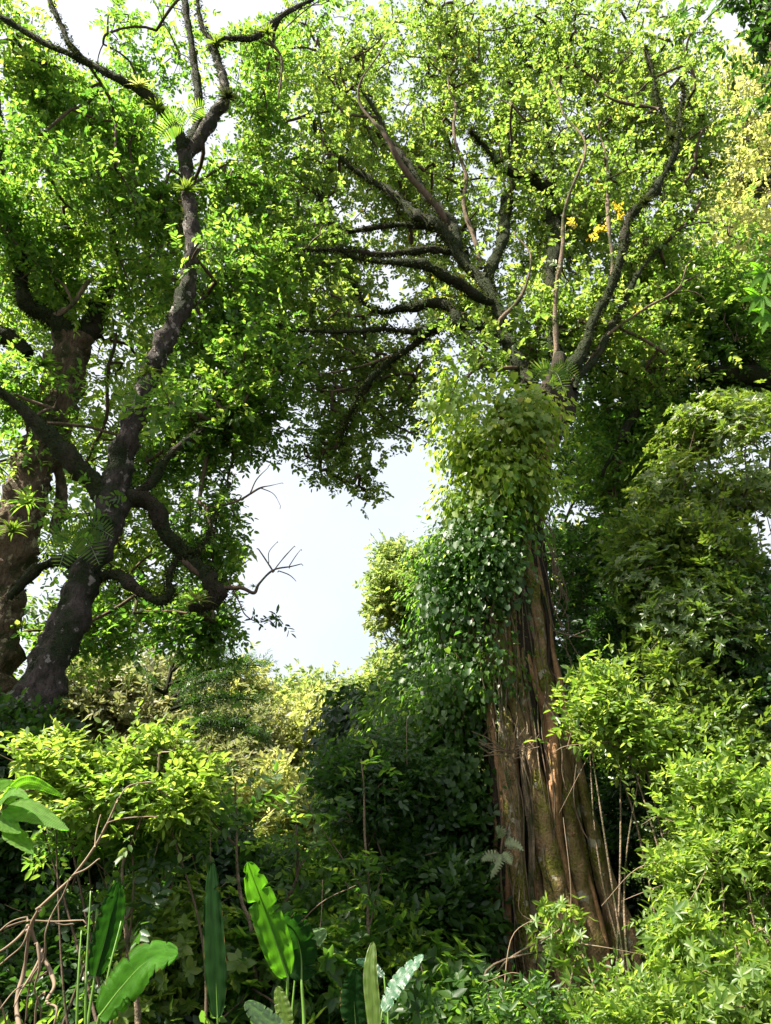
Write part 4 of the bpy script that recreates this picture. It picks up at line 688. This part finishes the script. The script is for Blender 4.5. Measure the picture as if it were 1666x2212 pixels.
b = on_ground(630, 2450, 5.2); t = thing('banana_plant', 'banana plant with the tallest leaf, ribbed and dappled by sun', 'plant', b, BG)
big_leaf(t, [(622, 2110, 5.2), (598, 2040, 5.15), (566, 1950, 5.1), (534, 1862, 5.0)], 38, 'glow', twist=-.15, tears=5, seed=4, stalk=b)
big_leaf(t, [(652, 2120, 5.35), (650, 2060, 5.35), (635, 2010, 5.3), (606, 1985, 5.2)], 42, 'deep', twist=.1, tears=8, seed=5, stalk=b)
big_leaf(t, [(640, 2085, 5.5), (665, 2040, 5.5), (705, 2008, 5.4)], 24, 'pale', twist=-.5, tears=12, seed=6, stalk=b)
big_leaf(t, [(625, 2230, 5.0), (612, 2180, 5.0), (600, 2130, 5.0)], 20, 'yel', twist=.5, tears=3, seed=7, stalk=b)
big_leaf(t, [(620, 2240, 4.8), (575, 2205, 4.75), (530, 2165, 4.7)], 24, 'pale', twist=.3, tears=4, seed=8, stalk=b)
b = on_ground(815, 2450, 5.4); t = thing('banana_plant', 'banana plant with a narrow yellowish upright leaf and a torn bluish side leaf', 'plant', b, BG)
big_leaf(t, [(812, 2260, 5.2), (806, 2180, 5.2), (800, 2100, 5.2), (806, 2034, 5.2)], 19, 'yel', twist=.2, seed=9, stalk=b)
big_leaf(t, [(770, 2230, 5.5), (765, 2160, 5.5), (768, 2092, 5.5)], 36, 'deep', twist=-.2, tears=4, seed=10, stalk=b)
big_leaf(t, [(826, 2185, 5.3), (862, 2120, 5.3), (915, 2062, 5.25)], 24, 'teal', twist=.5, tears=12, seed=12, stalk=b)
big_leaf(t, [(830, 2110, 5.6), (800, 2085, 5.6), (770, 2075, 5.5)], 12, 'teal', twist=.1, tears=5, seed=13, stalk=b)
b = on_ground(-60, 2300, 3.3); t = thing('broad_leaf_plant', 'plant with huge translucent lime leaves at the picture edge', 'plant', b)
T = Tubes(); T.add(catmull([b, W(-40, 2000, 3.25), W(-10, 1790, 3.2), W(15, 1740, 3.2)], 8), np.linspace(.022, .008, 25), 7); T.build('stem', B['pale'], t)
for i, (p, h) in enumerate([([(10, 1745, 3.2), (70, 1755, 3.15), (150, 1795, 3.1)], 34), ([(5, 1735, 3.2), (60, 1690, 3.25), (140, 1722, 3.3)], 18), ([(15, 1790, 3.2), (45, 1815, 3.15), (72, 1845, 3.1)], 26), ([(-10, 1760, 3.2), (20, 1780, 3.15), (45, 1800, 3.1)], 22), ([(0, 1730, 3.2), (30, 1715, 3.1), (62, 1725, 3.0)], 22), ([(-40, 1720, 3.2), (-10, 1700, 3.1), (30, 1688, 3.0)], 20)]):
    big_leaf(t, p, h, 'broad', twist=(-1)**i*.35, prof='broad', seed=20+i, fold=.12, tears=1)
# palmate sprays hanging in at the right border
t = thing('palmate_tree', 'hand shaped lime leaves on a thin stalk against the far crown', 'tree', on_ground(1900, 2200, 5.5))
T = Tubes(); T.add(catmull([on_ground(1900, 2200, 5.5), W(1850, 1300, 5.5), W(1760, 800, 5.4), W(1690, 640, 5.3), W(1655, 610, 5.3)], 8), np.linspace(.05, .006, 33), 8); T.build('trunk', B['pale'], t)
for j, (cx, cy) in enumerate([(1650, 590), (1640, 640), (1662, 680)]):
    for i in range(5):
        a = math.pi*(.75 + .25*i) + j*.2; big_leaf(t, [(cx, cy, 5.3), (cx+22*math.cos(a), cy-22*math.sin(a), 5.28), (cx+42*math.cos(a), cy-40*math.sin(a)+5, 5.25)], 8, 'broad', prof='broad', seed=40+i+j*5, fold=.1)
# slit leaved climber on the fig
t = thing('slit_leaf_climber', 'pale slit leaved climber clinging to the dark side of the fig trunk', 'climbing plant', W(1085, 1900, 8.3))
T = Tubes(); T.add(catmull([W(1090, 1990, 8.3), W(1082, 1900, 8.3), W(1085, 1820, 8.3), W(1098, 1780, 8.35)], 8), .012, 6); T.build('stem', B['twig'], t)
for i, p in enumerate([[(1085, 1845, 8.25), (1072, 1870, 8.2), (1060, 1900, 8.15)], [(1090, 1820, 8.25), (1110, 1822, 8.2), (1132, 1838, 8.15)], [(1088, 1840, 8.25), (1098, 1855, 8.2), (1106, 1868, 8.15)], [(1085, 1810, 8.25), (1080, 1795, 8.2), (1070, 1788, 8.15)], [(1082, 1850, 8.25), (1055, 1850, 8.2), (1040, 1862, 8.15)]]):
    big_leaf(t, p, 15, 'slit', prof='broad', seed=60+i, fold=.15, tooth=.55, name='leaf')

# ------------------------------------------------------------------ roots, dead wood, saplings
t = thing('root_tangle', 'tangle of pale dead hanging roots over the shaded bank', 'roots', on_ground(60, 2300, 4.8))
RTS = [[(85, 1965, 6), (62, 2010, 5), (80, 2060, 5), (100, 2100, 5), (112, 2140, 5), (96, 2175, 4), (118, 2190, 3), (112, 2230, 3)], [(58, 2000, 5), (35, 2030, 4), (0, 2058, 3), (-30, 2070, 3)], [(62, 2005, 4), (45, 2050, 3), (15, 2075, 3), (-20, 2100, 2)],
       [(40, 2240, 8), (30, 2170, 7), (45, 2110, 6), (52, 2060, 5), (58, 2010, 5)], [(90, 2050, 3), (70, 2100, 3), (40, 2150, 3), (30, 2175, 2)], [(75, 2040, 3), (82, 2100, 3), (70, 2150, 2), (88, 2200, 2)], [(0, 2010, 2.5), (50, 1995, 2.5), (110, 1998, 2.5), (188, 1998, 1.5)],
       [(15, 2240, 4), (0, 2180, 3), (-20, 2140, 3)], [(110, 1985, 3), (95, 2030, 2), (92, 2080, 2), (60, 2130, 2), (50, 2220, 2)], [(95, 2150, 3), (75, 2170, 3), (70, 2230, 3)], [(100, 2105, 2), (70, 2125, 2), (30, 2145, 2), (0, 2180, 2)], [(60, 1990, 3), (20, 2000, 2), (-20, 2030, 2)]]
for i, p in enumerate(RTS):
    T = Tubes(); limb(T, [(a, b, 4.7+.15*math.sin(i*2.1+j*.7), w*.72) for j, (a, b, w) in enumerate(p)], per=7, sides=7, rough=.2, nf=14, wob=.02); T.build('root', M_root, t)
t = thing('dead_branch', 'long bare tan branch slanting down through the dark gap', 'branch', W(75, 1965, 4.9))
for i, p in enumerate([[(258, 1722, 2), (240, 1765, 4), (205, 1830, 4.5), (160, 1890, 5), (118, 1930, 5), (78, 1965, 5)], [(155, 1893, 3.5), (185, 1880, 3), (216, 1855, 1.5)], [(150, 1900, 3), (135, 1935, 2.5), (108, 1985, 3), (130, 2000, 3), (160, 1998, 2)], [(205, 1830, 2), (208, 1800, 1.5), (218, 1760, 1)], [(252, 1735, 2), (280, 1700, 1.5), (330, 1690, 1)], [(230, 1780, 2), (270, 1770, 1.5), (340, 1765, .8)]]):
    T = Tubes(); limb(T, [(a, b, 4.9+.04*j, w*.62) for j, (a, b, w) in enumerate(p)], per=6, sides=6, rough=.1, nf=12, wob=.01); T.build('twig', M_dead, t)
def sapling(label, pts, side, D, n, leaf='mid', bark='pale', ll=.10):
    g = on_ground(pts[0][0], pts[0][1], D); t = thing('sapling', label, 'sapling', g, 'thin saplings in the understory'); T = Tubes(); C = limb(T, [(a, b, D, w) for a, b, w in pts], per=7, sides=7, rough=.08, nf=8, wob=.02)
    T.add(np.array([g-[0, 0, .2], C[0]]), pts[0][2]*mpp(pts[0][0], pts[0][1], D), 7); T.build('trunk', B[bark], t); ends = [C[-1], C[-6]]
    for p in side:
        T = Tubes(); c = limb(T, [(a, b, D, w) for a, b, w in p], per=6, sides=6, wob=.01); T.build('branch', B['twig'], t); ends += [c[-1], c[len(c)//2]]
    E = np.repeat(np.array(ends), n, 0); E = E + rng.normal(size=E.shape)*.12
    put_leaves('foliage', [sprays(E, nrm(rng.normal(size=E.shape)+[0, 0, .3]), 1, .03, 9, .25, ll, cull=False)], G[leaf], t)
sapling('thin reddish sapling before the creeper thicket', [(800, 2200, 4.5), (797, 2080, 4), (790, 1980, 3.5), (794, 1900, 3), (790, 1800, 2.5), (788, 1700, 2), (780, 1640, 1.2)], [[(790, 1950, 2), (770, 1925, 1.5), (745, 1905, 1)], [(796, 2000, 2), (812, 1930, 1.5), (825, 1880, 1)], [(790, 1930, 2), (740, 1850, 1.5), (700, 1790, 1), (660, 1720, .8)]], 7.2, 3)
sapling('crooked sapling with a leaning top behind the tallest banana leaf', [(556, 2200, 7), (556, 2120, 6.5), (545, 2000, 5), (527, 1945, 4.5), (518, 1860, 3.5), (516, 1760, 3), (510, 1690, 2)], [[(518, 1830, 2.5), (480, 1790, 2), (440, 1750, 1)], [(516, 1790, 2), (560, 1770, 1.5), (600, 1740, 1)]], 6.6, 4)
sapling('gnarled sapling beside the glowing banana leaf', [(298, 2220, 7), (288, 2130, 6), (275, 2065, 6), (268, 2000, 5), (262, 1930, 4), (268, 1850, 3)], [[(268, 1990, 3), (285, 1960, 2), (290, 1900, 1)]], 6.0, 4, 'dark')
sapling('forked yellowish sapling leaning right in the middle of the understory', [(590, 2020, 4), (615, 1960, 4), (640, 1905, 3.5), (650, 1870, 2.5), (690, 1820, 1.5)], [[(640, 1905, 3), (645, 1840, 2.5), (640, 1780, 1.5)], [(630, 1935, 2), (600, 1910, 1.5)]], 8, 4)
t = thing('twig_snag', 'tuft of bare pink brown twigs caught against the fig trunk', 'twigs', W(1090, 1640, 8.3))
T = Tubes()
for i in range(26):
    a = rng.uniform(-.6, 3.6); L = rng.uniform(30, 85); T.add(catmull([W(1105+rng.normal()*8, 1630+rng.normal()*8, 8.3), W(1095-L*.5*math.cos(a), 1615-L*.3*math.sin(a)+rng.normal()*8, 8.2), W(1090-L*math.cos(a), 1610-L*.6*math.sin(a)+rng.normal()*12, 8.1)], 5), np.linspace(.007, .003, 11), 4, cap=False)
T.build('twigs', M_dead, t)
t = thing('liana', 'thin woody lianas winding down the face of the fig trunk', 'liana', W(1160, 2212, 8.1))
for i in range(14):
    x = rng.uniform(1060, 1230); y0 = rng.uniform(1100, 1500); y1 = rng.uniform(1700, 2300); m = 8; T = Tubes()
    pp = [(x + (y-1500)*.10 + rng.normal()*9, y, 8.75-(y-1300)*.0006, 1.6) for y in np.linspace(y0, y1, m)]
    limb(T, pp, per=6, sides=5, wob=.02); T.build('stem', B['pale'] if i % 2 else B['twig'], t)

# ------------------------------------------------------------------ epiphytes on the limbs
EB = 'bromeliads perched on mossy limbs'
def rosette(P, nl, L, mat='bright', wd=.10):
    a = rng.random(nl)*6.28; e = rng.uniform(.15, 1.2, nl); D = np.stack([np.cos(a)*np.cos(e), np.sin(a)*np.cos(e), np.sin(e)], 1); V = []; Q = []; tt = []
    for i in range(nl):
        l = L*rng.uniform(.6, 1.1); s = np.linspace(0, 1, 6)[:, None]; c = P + D[i]*l*s + np.array([0, 0, -1])*l*.45*s**2; sd_ = nrm(np.cross(D[i], [0, 0, 1.]))*(L*wd*.5)*(1-s**2)
        b0 = len(V)*1; V.append(np.concatenate([c-sd_, c, c+sd_])); k = i*18
        for j in range(5): Q += [[k+j, k+j+1, k+6+j+1, k+6+j], [k+6+j, k+7+j, k+13+j, k+12+j]]; tt += [rng.random()]*2
    return np.vstack(V), np.array(Q), tt
for lb, x, y, D, s, lf in [('spiky bromeliad lit gold on the straight stem below the fork', 400, 412, 8.85, .42, 'gloss'), ('bromeliad on the stem where it bends, beside grey ferns', 318, 806, 8.7, .30, 'gloss'), ('large bromeliad at the sunlit edge of the thick trunk', 58, 1088, 10.3, .55, 'mid'),
     ('reddish bromeliad low on the thick trunk', 25, 1150, 10.3, .5, 'gloss'), ('bromeliad in the crook of the arching limb', 340, 235, 8.7, .34, 'gloss'), ('second bromeliad along the arching limb, nearer its tip', 300, 185, 8.6, .34, 'lime'),
     ('dark bromeliad on the knuckle of the upper limb', 492, 212, 8.8, .34, 'moss'), ('bromeliad crowning the topmost elbow', 468, 95, 8.9, .36, 'gloss'), ('bromeliad tuft where the outer bough dips', 578, 72, 9.0, .32, 'gloss'), ('bromeliad on the broken end of the thick drooping limb', 425, 1300, 9.1, .40, 'lime'),
     ('small tuft on the bare twig in the open sky', 520, 1265, 9.2, .12, 'mid'), ('smallest tuft at the twig bend in the open sky', 548, 1268, 9.2, .12, 'mid'), ('black nest like clump at the end of a fig bough', 1020, 290, 10.5, .34, 'moss'), ('dark clump on the central fig bough', 1155, 380, 10.7, .40, 'moss'),
     ('dark tuft on the inner fig bough beneath the canopy', 935, 440, 10.3, .30, 'moss'), ('grassy clump hanging under the thick trunk fork', 90, 790, 10.2, .5, 'mid'), ('dark clump midway along the right fig bough', 1395, 440, 9.2, .30, 'moss'), ('tuft on the bend of the outer right fig bough', 1450, 300, 9.2, .26, 'moss')]:
    P = W(x, y, D); s *= .8; V, Q, tt = rosette(P, 34 if lf != 'moss' else 90, s, lf, wd=.10 if lf != 'moss' else .05); o = mesh_obj('bromeliad', V, [Q], G[lf], tint=tt, loc=P); tag(o, lb, 'bromeliad', EB)
def fern(label, x, y, D, fr):
    P0 = W(x, y, D); t = thing('fern', label, 'fern', P0, 'feathery ferns on the trunks')
    for (dx, dy) in fr:
        E = W(x+dx, y+dy, D-.25); M = (P0+E)/2+np.array([0, -.05, .07]); C = catmull([P0, M, E], 8); n = len(C); Tn = nrm(np.gradient(C, axis=0)); sd_ = nrm(np.cross(Tn, CAM-P0)); L = np.linalg.norm(E-P0)
        T = Tubes(); T.add(C, .004, 4, cap=False); fo = T.build('frond', M_stalk, t); s = np.linspace(0, 1, n); ln = L*.30*np.sin(np.pi*np.clip(s*.85+.12, 0, 1))+.01
        P = np.vstack([C, C]); Dd = np.vstack([sd_+Tn*.35, -sd_+Tn*.35]); V, f, tt = leaves(P, Dd, np.tile(nrm(CAM-P0), (2*n, 1)), np.concatenate([ln, ln]), .13)
        q = mesh_obj('leaflets', V, [f], G['mid'], t, tint=tt); q.parent = fo; q.location = (0, 0, 0)
fern('pair of grey green feathery fronds on the leaning trunk at the bend', 296, 850, 8.7, [(-75, -10), (-50, 40), (-5, 40)])
fern('cluster of big feathery fronds between the two trunks', 170, 1150, 8.6, [(-90, 30), (-45, 85), (45, 70), (75, 10)])
fern('feathery frond tuft on the upper fork', 400, 270, 8.6, [(-45, -25), (50, -40), (-60, 30)])
fern('feathery fronds at the neck of the fig trunk', 1190, 800, 9.1, [(60, 20), (-40, 25), (30, 50)])
